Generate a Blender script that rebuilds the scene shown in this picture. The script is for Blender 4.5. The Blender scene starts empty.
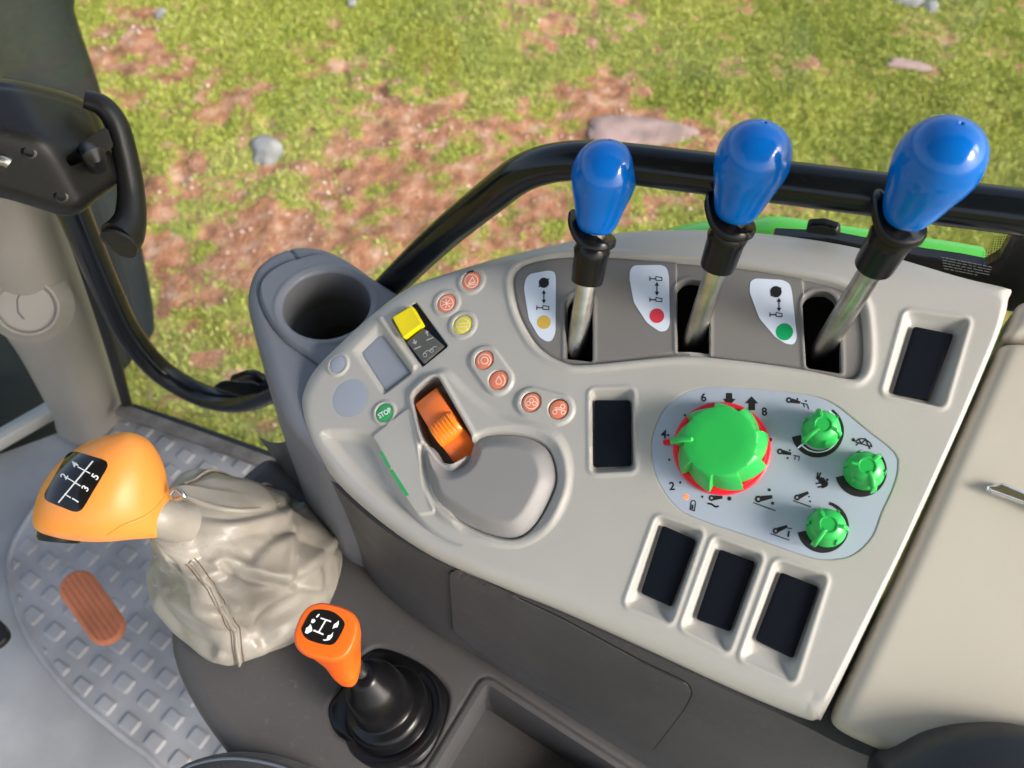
import bpy, math, random
import numpy as np
from mathutils import Vector
from mathutils.bvhtree import BVHTree

random.seed(5); RS = np.random.RandomState(11)
SC = bpy.context.scene
COL = SC.collection

# ------------------------------------------------------------------ camera, world, sun, exposure
FPX = 768.0
def ray(px, py): return np.array([(px-512)/FPX, -(py-384)/FPX, -1.0])
_z = -ray(470, 890); _z /= np.linalg.norm(_z)
_f = np.array([0, 0, -1.0]); _y = _f-_f.dot(_z)*_z; _y /= np.linalg.norm(_y)
_x = np.cross(_y, _z)
R = np.array([_x, _y, _z]); CAM = np.array([0, 0, 2.15])

cd = bpy.data.cameras.new('camera'); cam = bpy.data.objects.new('camera', cd); COL.objects.link(cam)
from mathutils import Matrix
M4 = Matrix([list(R[0])+[CAM[0]], list(R[1])+[CAM[1]], list(R[2])+[CAM[2]], [0, 0, 0, 1]])
cam.matrix_world = M4
cd.sensor_width = 36; cd.lens = 27; cd.clip_start = 0.02; cd.clip_end = 500
cd.dof.use_dof = True; cd.dof.focus_distance = 0.49; cd.dof.aperture_fstop = 8.5
SC.camera = cam

SUN_EL, SUN_AZ = math.radians(36), math.radians(118)   # azimuth measured from +Y towards +X
w = bpy.data.worlds.new('World'); SC.world = w; w.use_nodes = True
nt = w.node_tree
sky = nt.nodes.new('ShaderNodeTexSky'); sky.sky_type = 'NISHITA'; sky.sun_disc = False
sky.sun_elevation = SUN_EL; sky.sun_rotation = SUN_AZ; sky.air_density = 1.0; sky.dust_density = 4.0; sky.ozone_density = 1.0
bg = nt.nodes['Background']; bg.inputs['Strength'].default_value = 0.15
hs = nt.nodes.new('ShaderNodeHueSaturation'); hs.inputs['Saturation'].default_value = 0.75
nt.links.new(sky.outputs[0], hs.inputs['Color']); nt.links.new(hs.outputs[0], bg.inputs['Color'])
sl = bpy.data.lights.new('sun', 'SUN'); sl.energy = 1.7; sl.angle = math.radians(20); sl.color = (1, .96, .9)
so = bpy.data.objects.new('sun', sl); COL.objects.link(so)
sd = Vector((math.sin(SUN_AZ)*math.cos(SUN_EL), math.cos(SUN_AZ)*math.cos(SUN_EL), math.sin(SUN_EL)))
so.rotation_euler = sd.to_track_quat('Z', 'Y').to_euler(); so.location = (0, -3, 6)
vs = SC.view_settings; vs.view_transform = 'Standard'; vs.look = 'None'; vs.gamma = 1; vs.exposure = 1.25
SC.cycles.max_bounces = 8; SC.cycles.transparent_max_bounces = 12

# ------------------------------------------------------------------ frames
def Wd(px, py): return R@ray(px, py)
def norm(v): v = np.asarray(v, float); return v/np.linalg.norm(v)
def atz(px, py, z):
    d = Wd(px, py); return CAM+d*((z-CAM[2])/d[2])
def atd(px, py, depth): return CAM+Wd(px, py)*depth
class Frame:
    def __init__(s, O, n, xh):
        s.O = np.array(O, float); s.n = norm(n); xh = np.array(xh, float)
        s.e1 = norm(xh-xh.dot(s.n)*s.n); s.e2 = np.cross(s.n, s.e1)
    def uv(s, px, py, h=0.0):          # mm
        d = Wd(px, py); t = ((s.O-CAM).dot(s.n)+h*1e-3)/d.dot(s.n)
        q = CAM+d*t-s.O; return np.array([q.dot(s.e1), q.dot(s.e2)])*1e3
    def P(s, px, py, h=0.0):
        u, v = s.uv(px, py, h); return s.w(u, v, h)
    def w(s, u, v, h=0.0):
        u = np.asarray(u, float); v = np.asarray(v, float); h = np.asarray(h, float)+0*u
        return s.O+(u[..., None]*s.e1+v[..., None]*s.e2+h[..., None]*s.n)*1e-3
    def poly(s, pts, h=0.0): return np.array([s.uv(x, y, h) for x, y in pts])
PN = Frame(CAM+Wd(700, 440)*.465, -Wd(752, 634), R@np.array([1, 0, 0]))      # control panel face
FL = 1.10                                                                     # cab floor height
SH = 1.50                                                                     # console shelf height
def HZ(z): return Frame([0, 0, z], [0, 0, 1], [1, 0, 0])
FFL = HZ(FL); FSH = HZ(SH); FCUP = HZ(1.668)
wa, wb = atz(128, 412, FL), atz(268, 462, FL)
wdir = norm(wb-wa); wn = np.array([wdir[1], -wdir[0], 0.0])                   # wn points into the cab (towards -y)
if wn[1] > 0: wn = -wn
def win(px, py, off=0.0):              # side-window plane, off = metres into the cab
    d = Wd(px, py); o = wa+wn*off; return CAM+d*((o-CAM).dot(wn)/d.dot(wn))

# ------------------------------------------------------------------ 2D helpers
def catm(p, n=6, closed=True):
    p = np.array(p, float); N = len(p); out = []
    for i in range(N if closed else N-1):
        if closed: a, b, c, d = p[i-1], p[i], p[(i+1) % N], p[(i+2) % N]
        else: a, b, c, d = p[max(i-1, 0)], p[i], p[i+1], p[min(i+2, N-1)]
        for k in range(n):
            t = k/n
            out.append(.5*((2*b)+(-a+c)*t+(2*a-5*b+4*c-d)*t*t+(-a+3*b-3*c+d)*t**3))
    if not closed: out.append(p[-1])
    return np.array(out)
def rnd(p, r, n=5):                    # polygon with filleted corners
    p = np.array(p, float); N = len(p); out = []
    for i in range(N):
        a, b, c = p[i-1], p[i], p[(i+1) % N]
        u, v = a-b, c-b; lu, lv = np.linalg.norm(u), np.linalg.norm(v)
        k = min(r, lu*.48, lv*.48); s, e = b+u/lu*k, b+v/lv*k
        for j in range(n+1):
            t = j/n; out.append((1-t)**2*s+2*t*(1-t)*b+t*t*e)
    return np.array(out)
def circ(c, r, n=32, ry=None, a0=0.0):
    a = np.arange(n)/n*2*math.pi+a0; return np.stack([c[0]+r*np.cos(a), c[1]+(ry or r)*np.sin(a)], 1)
def sdf(poly, P, margin=40.0):
    poly = np.asarray(poly); D = np.full(len(P), 1e3); lo, hi = poly.min(0)-margin, poly.max(0)+margin
    m = (P[:, 0] > lo[0]) & (P[:, 0] < hi[0]) & (P[:, 1] > lo[1]) & (P[:, 1] < hi[1])
    Q = P[m]
    if len(Q) == 0: return D
    d2 = np.full(len(Q), 1e18); ins = np.zeros(len(Q), bool)
    for i in range(len(poly)):
        a, b = poly[i-1], poly[i]; e = b-a; L = e.dot(e)
        if L < 1e-12: continue
        q = Q-a; t = np.clip((q@e)/L, 0, 1); r = q-t[:, None]*e; d2 = np.minimum(d2, (r*r).sum(1))
        c = ((a[1] > Q[:, 1]) != (b[1] > Q[:, 1]))
        if abs(e[1]) > 1e-12: ins ^= c & (Q[:, 0] < a[0]+e[0]*(Q[:, 1]-a[1])/e[1])
    d = np.sqrt(d2); d[ins] *= -1; D[m] = d; return D
def sst(t): t = np.clip(t, 0, 1); return t*t*(3-2*t)
_perm = RS.rand(256, 256)
def vnoise(x, y):
    xi, yi = np.floor(x).astype(int), np.floor(y).astype(int); fx, fy = x-xi, y-yi
    fx = fx*fx*(3-2*fx); fy = fy*fy*(3-2*fy); g = lambda a, b: _perm[a % 256, b % 256]
    return (g(xi, yi)*(1-fx)+g(xi+1, yi)*fx)*(1-fy)+(g(xi, yi+1)*(1-fx)+g(xi+1, yi+1)*fx)*fy
def fbm(x, y, o=4):
    s = 0; a = .5
    for i in range(o): s = s+a*vnoise(x+17.3*i, y+9.1*i); x, y, a = x*2.03, y*2.03, a*.5
    return s

# ------------------------------------------------------------------ object helpers
ORI = {}
def add(name, V, F, mat, parent=None, origin=None, smooth=True, sharp=40, kind=None):
    V = np.asarray(V, float).reshape(-1, 3)
    o = np.array(origin, float) if origin is not None else (V.min(0)+V.max(0))/2
    me = bpy.data.meshes.new(name); me.from_pydata([tuple(v) for v in (V-o)], [], [tuple(int(i) for i in f) for f in F])
    me.update()
    if smooth:
        me.polygons.foreach_set('use_smooth', [True]*len(me.polygons))
        if sharp: me.set_sharp_from_angle(angle=math.radians(sharp))
    if mat is not None: me.materials.append(mat)
    ob = bpy.data.objects.new(name, me); COL.objects.link(ob)
    if parent is not None: ob.parent = parent; ob.location = Vector(o-ORI[parent.name])
    else: ob.location = Vector(o)
    ORI[ob.name] = o
    if kind: ob['kind'] = kind
    return ob
def tag(o, label, cat=None, group=None):
    o['label'] = label
    if cat: o['category'] = cat
    if group: o['group'] = group
    return o
def thing(name, loc, label, cat, group=None):
    o = bpy.data.objects.new(name, None); COL.objects.link(o); o.location = Vector(loc); o.empty_display_size = .02
    ORI[o.name] = np.array(loc, float); return tag(o, label, cat, group)
class MB:
    def __init__(s): s.V = []; s.F = []
    def put(s, V, F):
        b = len(s.V); s.V += [tuple(v) for v in V]; s.F += [tuple(i+b for i in f) for f in F]; return s
    def build(s, name, mat, parent=None, **k): return add(name, s.V, s.F, mat, parent, **k)
def grid_trim(poly, res, holes=()):
    """square grid cut to polygon minus holes, border vertices snapped onto the outline"""
    poly = np.asarray(poly); lo, hi = poly.min(0)-res, poly.max(0)+res
    nx, ny = int((hi[0]-lo[0])/res)+2, int((hi[1]-lo[1])/res)+2
    X, Y = np.meshgrid(lo[0]+np.arange(nx)*res, lo[1]+np.arange(ny)*res); P = np.stack([X.ravel(), Y.ravel()], 1)
    def dom(Q):
        d = sdf(poly, Q, 5*res)
        for h in holes: d = np.maximum(d, -sdf(h, Q, 5*res))
        return d
    d = dom(P)
    idx = np.arange(nx*ny).reshape(ny, nx)
    q = np.stack([idx[:-1, :-1], idx[:-1, 1:], idx[1:, 1:], idx[1:, :-1]], -1).reshape(-1, 4)
    far = (np.abs(d[q]) > 900).any(1)
    q = q[(d[q].mean(1) < 0) & ~far]
    used = np.unique(q); mp = np.full(nx*ny, -1); mp[used] = np.arange(len(used)); q = mp[q]; P = P[used]
    E = np.concatenate([q[:, [0, 1]], q[:, [1, 2]], q[:, [2, 3]], q[:, [3, 0]]])
    key = {}
    Es = np.sort(E, 1); code = Es[:, 0].astype(np.int64)*len(P)+Es[:, 1]
    u, inv, cnt = np.unique(code, return_inverse=True, return_counts=True)
    BE = E[cnt[inv] == 1]; bv = np.unique(BE)
    for it in range(3):
        Q = P[bv]; e = res*.15
        d0 = dom(Q); gx = (dom(Q+[e, 0])-dom(Q-[e, 0]))/(2*e); gy = (dom(Q+[0, e])-dom(Q-[0, e]))/(2*e)
        g = np.stack([gx, gy], 1); L = np.maximum((g*g).sum(1), .3)
        st = np.clip(d0/L, -res*1.2, res*1.2); P[bv] = Q-g*st[:, None]
    nb = -g/np.sqrt(L)[:, None]                       # inward normals at the border
    return P, q, BE, bv, nb
def shrink(poly, mm):
    c = poly.mean(0); return c+(poly-c)*(1-mm/np.linalg.norm(poly-c, axis=1))[:, None]
def hf(name, fr, poly, hfun, mat, parent, res=1.0, holes=(), skirt=(), sharp=40, **k):
    """height-field body over a frame; skirt = [(outward mm, drop mm), ...]"""
    P, q, BE, bv, nb = grid_trim(poly, res, holes)
    H = hfun(P) if callable(hfun) else np.full(len(P), float(hfun))
    V = [fr.w(P[:, 0], P[:, 1], H)]; F = [q]; n = len(P)
    prev = np.full(n, -1); prev[bv] = bv; base = n
    for (o, d) in skirt:
        Q = P[bv]-nb*o; V.append(fr.w(Q[:, 0], Q[:, 1], H[bv]-d))
        cur = np.full(n, -1); cur[bv] = base+np.arange(len(bv)); base += len(bv)
        F.append(np.stack([prev[BE[:, 1]], prev[BE[:, 0]], cur[BE[:, 0]], cur[BE[:, 1]]], 1)); prev = cur
    return add(name, np.concatenate(V), np.concatenate(F), mat, parent, sharp=sharp, **k)
def slab(name, fr, poly, z0, z1, mat, parent, bev=.6, res=None, dome=0, **k):
    res = res or max(.5, min(np.ptp(poly, axis=0))/22)
    def f(P):
        d = -sdf(poly, P, 5); t = np.clip(d/bev, 0, 1)
        return z1-bev*.8*(1-np.sqrt(np.clip(1-(1-t)**2, 0, 1)))+(dome*(1-np.exp(-d/ (abs(dome)*3+1))) if dome else 0)
    return hf(name, fr, poly, f, mat, parent, res=res, skirt=[(0, max(.2, z1-z0-bev*.8))], **k)
def loft(rings, cap0=True, cap1=True):
    n = len(rings[0]); V = np.concatenate(rings); F = []
    for i in range(len(rings)-1):
        for j in range(n): F.append((i*n+j, i*n+(j+1) % n, (i+1)*n+(j+1) % n, (i+1)*n+j))
    if cap0: F.append(tuple(range(n-1, -1, -1)))
    if cap1: F.append(tuple((len(rings)-1)*n+j for j in range(n)))
    return V, F
def ring(c, a, b, n=32, p=2.0):
    t = np.arange(n)/n*2*math.pi; ct, st = np.cos(t), np.sin(t)
    x = np.sign(ct)*np.abs(ct)**(2/p); y = np.sign(st)*np.abs(st)**(2/p)
    return np.asarray(c)+x[:, None]*np.asarray(a)+y[:, None]*np.asarray(b)
def perp(d, hint=(0, 0, 1)):
    d = norm(d); a = np.cross(hint, d)
    if np.linalg.norm(a) < 1e-3: a = np.cross((1, 0, 0), d)
    a = norm(a); return a, np.cross(d, a)
def tube(pts, r, n=20, sub=6, flat=1.0, closed_caps=True):
    pts = np.array(pts, float); C = catm(pts, sub, False) if sub else pts
    rr = np.interp(np.linspace(0, 1, len(C)), np.linspace(0, 1, len(np.atleast_1d(r))), np.atleast_1d(r)) if np.ndim(r) else np.full(len(C), r)
    T = np.gradient(C, axis=0); a, b = perp(T[0]); rings = []
    for i in range(len(C)):
        t = norm(T[i]); a = norm(a-a.dot(t)*t); b = np.cross(t, a); rings.append(ring(C[i], a*rr[i], b*rr[i]*flat, n))
    return loft(rings, closed_caps, closed_caps)
def lathe(base, axis, prof, n=48, mod=None):
    """prof: (r, h) in metres along axis"""
    axis = norm(axis); a, b = perp(axis, (0, 1, 0)); rings = []
    for (r, h) in prof:
        t = np.arange(n)/n*2*math.pi; rr = r*(mod(t, h) if mod else 1)
        rings.append(np.asarray(base)+axis*h+(rr*np.cos(t))[:, None]*a+(rr*np.sin(t))[:, None]*b)
    return loft(rings)

# text -> flat triangles in local (x, y), height 1
def text2d(s):
    c = bpy.data.curves.new('t', 'FONT'); c.body = s; c.size = 1; c.align_x = 'CENTER'; c.align_y = 'CENTER'; c.resolution_u = 4; c.offset = .022
    o = bpy.data.objects.new('t', c); COL.objects.link(o); bpy.context.view_layer.update()
    me = bpy.data.meshes.new_from_object(o)
    V = np.array([v.co[:2] for v in me.vertices]); F = [tuple(p.vertices) for p in me.polygons]
    bpy.data.objects.remove(o); bpy.data.curves.remove(c); bpy.data.meshes.remove(me)
    V -= (V.min(0)+V.max(0))/2
    return V, F
class Marks:
    """flat printed marks given in photo pixels, laid on a real surface by mapping fn(px,py)->world"""
    def __init__(s, fn): s.fn = fn; s.m = MB()
    def _put(s, pts, F): s.m.put([s.fn(x, y) for x, y in pts], F)
    def poly(s, pts): s._put(pts, [tuple(range(len(pts)))[::-1]])
    def disc(s, x, y, r, n=16): s._put(circ((x, y), r, n), [tuple(range(n))[::-1]])
    def line(s, pts, wd):
        pts = [np.array(p, float) for p in pts]
        sub = []
        for a, b in zip(pts[:-1], pts[1:]):
            k = max(1, int(np.linalg.norm(b-a)/4)); sub += [(a+(b-a)*i/k, a+(b-a)*(i+1)/k) for i in range(k)]
        for a, b in sub:
            d = norm(b-a); q = np.array([-d[1], d[0]])*wd/2; e = d*wd*.2
            s._put([a-e+q, b+e+q, b+e-q, a-e-q], [(0, 1, 2, 3)])
    def arc(s, x, y, r0, r1, a0, a1, n=24):
        a = np.radians(np.linspace(a0, a1, n)); o = [(x+r1*math.cos(t), y+r1*math.sin(t)) for t in a]; i = [(x+r0*math.cos(t), y+r0*math.sin(t)) for t in a]
        s._put(o+i, [(k, k+1, n+k+1, n+k) for k in range(n-1)])
    def text(s, t, x, y, h, rot=0.0, sx=1.0):
        V, F = text2d(t); k = h/.72; a = math.radians(rot); P = V*[k*sx, -k]
        Q = np.stack([x+P[:, 0]*math.cos(a)-P[:, 1]*math.sin(a), y+P[:, 0]*math.sin(a)+P[:, 1]*math.cos(a)], 1)
        s._put(Q, F)
    def build(s, name, mat, parent): return s.m.build(name, mat, parent, smooth=False)
def on(fr, h): return lambda x, y: fr.P(x, y, h)
def bvh_of(ob):
    o = Vector(ORI[ob.name]); me = ob.data
    return BVHTree.FromPolygons([v.co+o for v in me.vertices], [tuple(p.vertices) for p in me.polygons])
def onmesh(ob, off=.0004, fallback=.6):
    t = bvh_of(ob); c = Vector(CAM)
    def f(x, y):
        d = Vector(Wd(x, y)).normalized(); h = t.ray_cast(c, d)
        if h[0] is None: q, n_, _, _ = t.find_nearest(c+d*fallback); h = (q, n_)
        n_ = h[1] if h[1].dot(d) < 0 else -h[1]
        return np.array(h[0]+n_*off)
    return f

# ------------------------------------------------------------------ materials
def mat(name, col, rough=.5, metal=0, bump=0, bscale=900, var=0, vscale=30, spec=.5, coat=0, col2=None, dust=0, rvar=0, sheen=0):
    m = bpy.data.materials.new(name); m.use_nodes = True; t = m.node_tree; b = t.nodes['Principled BSDF']
    b.inputs['Base Color'].default_value = (*col, 1); b.inputs['Roughness'].default_value = rough
    b.inputs['Metallic'].default_value = metal; b.inputs['Specular IOR Level'].default_value = spec
    if coat: b.inputs['Coat Weight'].default_value = coat; b.inputs['Coat Roughness'].default_value = .08
    if sheen: b.inputs['Sheen Weight'].default_value = sheen
    tc = t.nodes.new('ShaderNodeTexCoord')
    def noise(sc, det=4):
        n = t.nodes.new('ShaderNodeTexNoise'); n.inputs['Scale'].default_value = sc; n.inputs['Detail'].default_value = det
        t.links.new(tc.outputs['Object'], n.inputs['Vector']); return n
    src = None
    if var or col2:
        n = noise(vscale); r = t.nodes.new('ShaderNodeMix'); r.data_type = 'RGBA'
        c2 = col2 or tuple(c*(1-var) for c in col)
        r.inputs[6].default_value = (*col, 1); r.inputs[7].default_value = (*c2, 1)
        mr = t.nodes.new('ShaderNodeMapRange'); mr.inputs[1].default_value = .38; mr.inputs[2].default_value = .65
        t.links.new(n.outputs[0], mr.inputs[0]); t.links.new(mr.outputs[0], r.inputs[0]); src = r.outputs[2]
    if dust:
        n = noise(260, 6); n2 = noise(14, 3); mr = t.nodes.new('ShaderNodeMapRange'); mr.inputs[1].default_value = .60; mr.inputs[2].default_value = .74
        t.links.new(n.outputs[0], mr.inputs[0]); mu = t.nodes.new('ShaderNodeMath'); mu.operation = 'MULTIPLY'; t.links.new(mr.outputs[0], mu.inputs[0])
        mr2 = t.nodes.new('ShaderNodeMapRange'); mr2.inputs[1].default_value = .4; mr2.inputs[2].default_value = .7; mr2.inputs[4].default_value = dust
        t.links.new(n2.outputs[0], mr2.inputs[0]); t.links.new(mr2.outputs[0], mu.inputs[1])
        r = t.nodes.new('ShaderNodeMix'); r.data_type = 'RGBA'; r.inputs[7].default_value = (.35, .31, .26, 1)
        if src is not None: t.links.new(src, r.inputs[6])
        else: r.inputs[6].default_value = (*col, 1)
        t.links.new(mu.outputs[0], r.inputs[0]); src = r.outputs[2]
    if src is not None: t.links.new(src, b.inputs['Base Color'])
    if rvar:
        n = noise(25, 5); mr = t.nodes.new('ShaderNodeMapRange'); mr.inputs[1].default_value = .3; mr.inputs[2].default_value = .7
        mr.inputs[3].default_value = max(.03, rough-rvar); mr.inputs[4].default_value = rough+rvar
        t.links.new(n.outputs[0], mr.inputs[0]); t.links.new(mr.outputs[0], b.inputs['Roughness'])
    if bump:
        n = noise(bscale, 3); bn = t.nodes.new('ShaderNodeBump'); bn.inputs['Strength'].default_value = bump; bn.inputs['Distance'].default_value = .0006
        t.links.new(n.outputs[0], bn.inputs['Height']); t.links.new(bn.outputs[0], b.inputs['Normal'])
    return m
M = dict(
 panel=mat('panel_plastic', (.42, .405, .375), .40, bump=.22, bscale=1500, var=.06, vscale=9, rvar=.08, dust=.2),
 plate=mat('plate_plastic', (.185, .175, .165), .45, bump=.2, bscale=1400, dust=.1),
 palm=mat('palm_plastic', (.25, .24, .235), .5, bump=.2, bscale=1400, rvar=.06),
 body=mat('body_plastic', (.070, .068, .070), .5, bump=.35, bscale=1300, dust=.2, rvar=.07, spec=.4),
 cup=mat('cup_plastic', (.15, .16, .185), .5, bump=.35, bscale=1300, dust=.1, rvar=.07),
 cupin=mat('cup_inner_plastic', (.11, .11, .115), .55, bump=.2),
 blank=mat('blank_plastic', (.004, .006, .011), .5, bump=.1, spec=.15),
 black=mat('black_plastic', (.010, .010, .011), .36, bump=.15, dust=.05, spec=.3),
 rubber=mat('black_rubber', (.006, .006, .007), .24, spec=.28),
 void=mat('dark_cavity', (.008, .008, .008), .8),
 steel=mat('steel_rod', (.50, .49, .46), .32, metal=1, bump=.2, bscale=500, var=.35, vscale=60, rvar=.12),
 brass=mat('worn_ferrule', (.45, .38, .28), .35, metal=1, var=.5, vscale=200),
 blue=mat('blue_knob', (.0, .13, .53), .14, spec=.4, bump=.04, bscale=200, var=.12, vscale=40, rvar=.05),
 orange=mat('orange_knob', (.92, .32, .055), .38, bump=.08, bscale=900, var=.08, vscale=25, rvar=.05),
 rocker2=mat('rocker_body_orange', (.93, .19, .025), .33), orange2=mat('red_orange_plastic', (.88, .135, .012), .3, bump=.05, rvar=.04),
 rocker=mat('rocker_orange', (.95, .24, .015), .33),
 pedal=mat('pedal_rubber', (.60, .19, .085), .6, bump=.5, bscale=400, var=.22, vscale=25, dust=.3),
 green=mat('green_knob', (.022, .42, .075), .33, rvar=.05),
 red=mat('red_ring', (.75, .012, .03), .4),
 dial=mat('dial_foil', (.38, .43, .52), .36, var=.06, vscale=20),
 foil=mat('sticker_foil', (.66, .72, .82), .35),
 ink=mat('black_ink', (.01, .01, .012), .5),
 white=mat('white_ink', (.8, .8, .8), .5),
 pale2=mat('grey_ink', (.42, .42, .40), .5), pale=mat('pale_icon', (.9, .66, .55), .5),
 btn=mat('button_orange', (.78, .22, .12), .4), btny=mat('button_yellow', (.70, .66, .05), .4), btng=mat('button_green', (.03, .34, .10), .4),
 btnw=mat('button_grey', (.31, .34, .40), .4, bump=.1), screen=mat('blank_display', (.27, .29, .33), .3),
 yellow=mat('yellow_cap', (.85, .68, .0), .35), sw=mat('switch_grey', (.09, .09, .085), .45),
 leather=mat('grey_leather', (.35, .32, .275), .36, bump=.35, bscale=700, var=.15, vscale=18, rvar=.09),
 thread=mat('thread', (.13, .09, .06), .8), strap=mat('buckle', (.5, .5, .48), .3, metal=1),
 mat_=mat('mat_rubber', (.36, .355, .36), .55, bump=.6, bscale=300, var=.32, vscale=11, dust=.9, rvar=.08),
 floor=mat('floor_plate', (.36, .365, .37), .6, bump=.4, bscale=200, var=.35, vscale=6, dust=.6),
 pillar=mat('pillar_plastic', (.27, .25, .225), .5, bump=.25, var=.08, vscale=8, dust=.12),
 trim=mat('trim_plastic', (.36, .36, .34), .5, dust=.2), rail=mat('rail_paint', (.004, .006, .009), .2, spec=.35, dust=.04, rvar=.06),
 gask=mat('gasket', (.01, .01, .011), .5), guard=mat('mudguard_plastic', (.007, .013, .014), .6, var=.4, vscale=7, bump=.4, bscale=150, dust=.12, spec=.2),
 fender=mat('green_paint', (.10, .55, .05), .25, coat=.4), sill=mat('sill_black', (.009, .009, .010), .2),
 chrome=mat('chrome', (.8, .8, .8), .12, metal=1), seat=mat('seat_fabric', (.03, .033, .04), .85, bump=.8, bscale=900, var=.5, vscale=500, sheen=.3),
 piping=mat('piping', (.10, .12, .16), .7), armr=mat('armrest_vinyl', (.012, .013, .018), .45, bump=.3), roof=mat('headliner', (.30, .29, .27), .9),
 side=mat('side_plastic', (.46, .425, .36), .46, bump=.12, bscale=1500, var=.07, vscale=7, rvar=.07, dust=.1),
 rock=mat('stone', (.25, .245, .24), .85, bump=1, bscale=60, var=.45, vscale=12), rockp=mat('pink_stone', (.32, .22, .20), .85, bump=1, bscale=40, var=.4, vscale=10),
 gloss=mat('gloss_black', (.008, .008, .009), .12), tyre=mat('tyre', (.02, .02, .02), .8, bump=.5, dust=.5),
)
def emis(name, col, s):
    m = bpy.data.materials.new(name); m.use_nodes = True; b = m.node_tree.nodes['Principled BSDF']
    b.inputs['Base Color'].default_value = (*col, 1); b.inputs['Emission Color'].default_value = (*col, 1); b.inputs['Emission Strength'].default_value = s; return m
M['led'] = emis('led', (1, .10, .03), 1.2)
def glass_mat(name, tint=(.96, .98, .97)):
    m = bpy.data.materials.new(name); m.use_nodes = True; t = m.node_tree; t.nodes.clear()
    o = t.nodes.new('ShaderNodeOutputMaterial'); tr = t.nodes.new('ShaderNodeBsdfTransparent'); tr.inputs[0].default_value = (*tint, 1)
    gl = t.nodes.new('ShaderNodeBsdfGlossy'); gl.inputs['Roughness'].default_value = .02
    lw = t.nodes.new('ShaderNodeLayerWeight'); lw.inputs[0].default_value = .5; pw = t.nodes.new('ShaderNodeMath'); pw.operation = 'POWER'; pw.inputs[1].default_value = 4; t.links.new(lw.outputs['Facing'], pw.inputs[0])
    fr = t.nodes.new('ShaderNodeMapRange'); fr.inputs[3].default_value = .018; fr.inputs[4].default_value = .45; t.links.new(pw.outputs[0], fr.inputs[0]); mx = t.nodes.new('ShaderNodeMixShader')
    t.links.new(fr.outputs[0], mx.inputs[0]); t.links.new(tr.outputs[0], mx.inputs[1]); t.links.new(gl.outputs[0], mx.inputs[2]); t.links.new(mx.outputs[0], o.inputs[0]); return m
M['glass'] = glass_mat('window_glass')

# ================================================================== GROUND
def px2g(x, y): return atz(x, y, 0)[:2]
soil = [(130, 70, 55, .45), (170, 195, 60, .5), (330, 195, 90, .55), (360, 235, 60, .5), (230, 150, 45, .3), (330, 75, 60, .25), (440, 120, 60, .3), (500, 30, 60, .45),
        (560, 25, 60, .45), (630, 20, 50, .4), (640, 130, 75, .9), (590, 110, 40, .5), (215, 260, 60, .4), (560, 215, 50, .4), (300, 235, 70, .45), (900, 70, 20, .3), (850, 60, 50, .2),
        (180, 330, 50, .3), (250, 300, 60, .35), (400, 160, 60, .3), (480, 200, 60, .2), (110, 30, 30, .3)]
green_b = [(880, 60, 150, .5), (960, 160, 120, .5), (720, 60, 90, .2), (250, 20, 90, .35), (480, 80, 60, .25), (230, 340, 40, .3), (440, 210, 60, .25), (300, 130, 60, .25), (860, 170, 80, .3)]
def grass_mask(x, y):
    n = (fbm(x*3.1+5, y*3.6+3, 5)-.47)*2.0+(fbm(x*16, y*16+40, 4)-.46)*2.3+.74
    n = n+(fbm(x*1.2+50, y*1.3+8, 3)-.45)*1.0
    for L, s in ((soil, -.75), (green_b, .8)):
        for (a, b, r, k) in L:
            c = px2g(a, b); c2 = px2g(a+r, b); rr = abs(c2[0]-c[0])*.9+.02
            n = n+s*k*np.exp(-(((x-c[0])**2+(y-c[1])**2)/rr**2))
    return np.clip(n, 0, 1)
def ground_h(x, y, m):
    h = (fbm(x*2.2, y*2.2)-.47)*.10+(fbm(x*9, y*9+7, 4)-.47)*.035*(1.3-m)+(fbm(x*34, y*34, 3)-.45)*.022*(1.25-m)
    # tyre lug prints pressed diagonally into the soil
    c = px2g(520, 20); c1 = px2g(170, 200); ax = norm(c1-c); pr = np.array([-ax[1], ax[0]])
    s = (x-c[0])*ax[0]+(y-c[1])*ax[1]; q = (x-c[0])*pr[0]+(y-c[1])*pr[1]
    lug = np.maximum(0, np.sin((s+np.abs(q)*.7)*2*math.pi/.2))**2*np.exp(-(q/.30)**4)
    return h-.028*lug*(1.1-m)
gx = np.concatenate([-np.geomspace(60, 3.3, 14), np.arange(-3.2, 3.3, .022), np.geomspace(3.4, 60, 14)])
gy = np.concatenate([-np.geomspace(40, .3, 10), np.arange(0.3, 5.2, .022), np.geomspace(5.3, 90, 14)])
X, Y = np.meshgrid(gx, gy); xf, yf = X.ravel(), Y.ravel(); gm = grass_mask(xf, yf); gh = ground_h(xf, yf, gm)
idx = np.arange(len(xf)).reshape(X.shape); q = np.stack([idx[:-1, :-1], idx[:-1, 1:], idx[1:, 1:], idx[1:, :-1]], -1).reshape(-1, 4)
mg = bpy.data.materials.new('soil_and_turf'); mg.use_nodes = True; t = mg.node_tree; b = t.nodes['Principled BSDF']; b.inputs['Roughness'].default_value = .95; b.inputs['Specular IOR Level'].default_value = .2
at = t.nodes.new('ShaderNodeAttribute'); at.attribute_name = 'turf'; tc = t.nodes.new('ShaderNodeTexCoord')
def nz(s, d=5):
    n = t.nodes.new('ShaderNodeTexNoise'); n.inputs['Scale'].default_value = s; n.inputs['Detail'].default_value = d; t.links.new(tc.outputs['Object'], n.inputs[0]); return n
def ramp(fac, stops):
    r = t.nodes.new('ShaderNodeValToRGB'); el = r.color_ramp.elements
    while len(el) < len(stops): el.new(.5)
    for e, (p, c) in zip(el, stops): e.position = p; e.color = (*c, 1)
    t.links.new(fac, r.inputs[0]); return r
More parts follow.
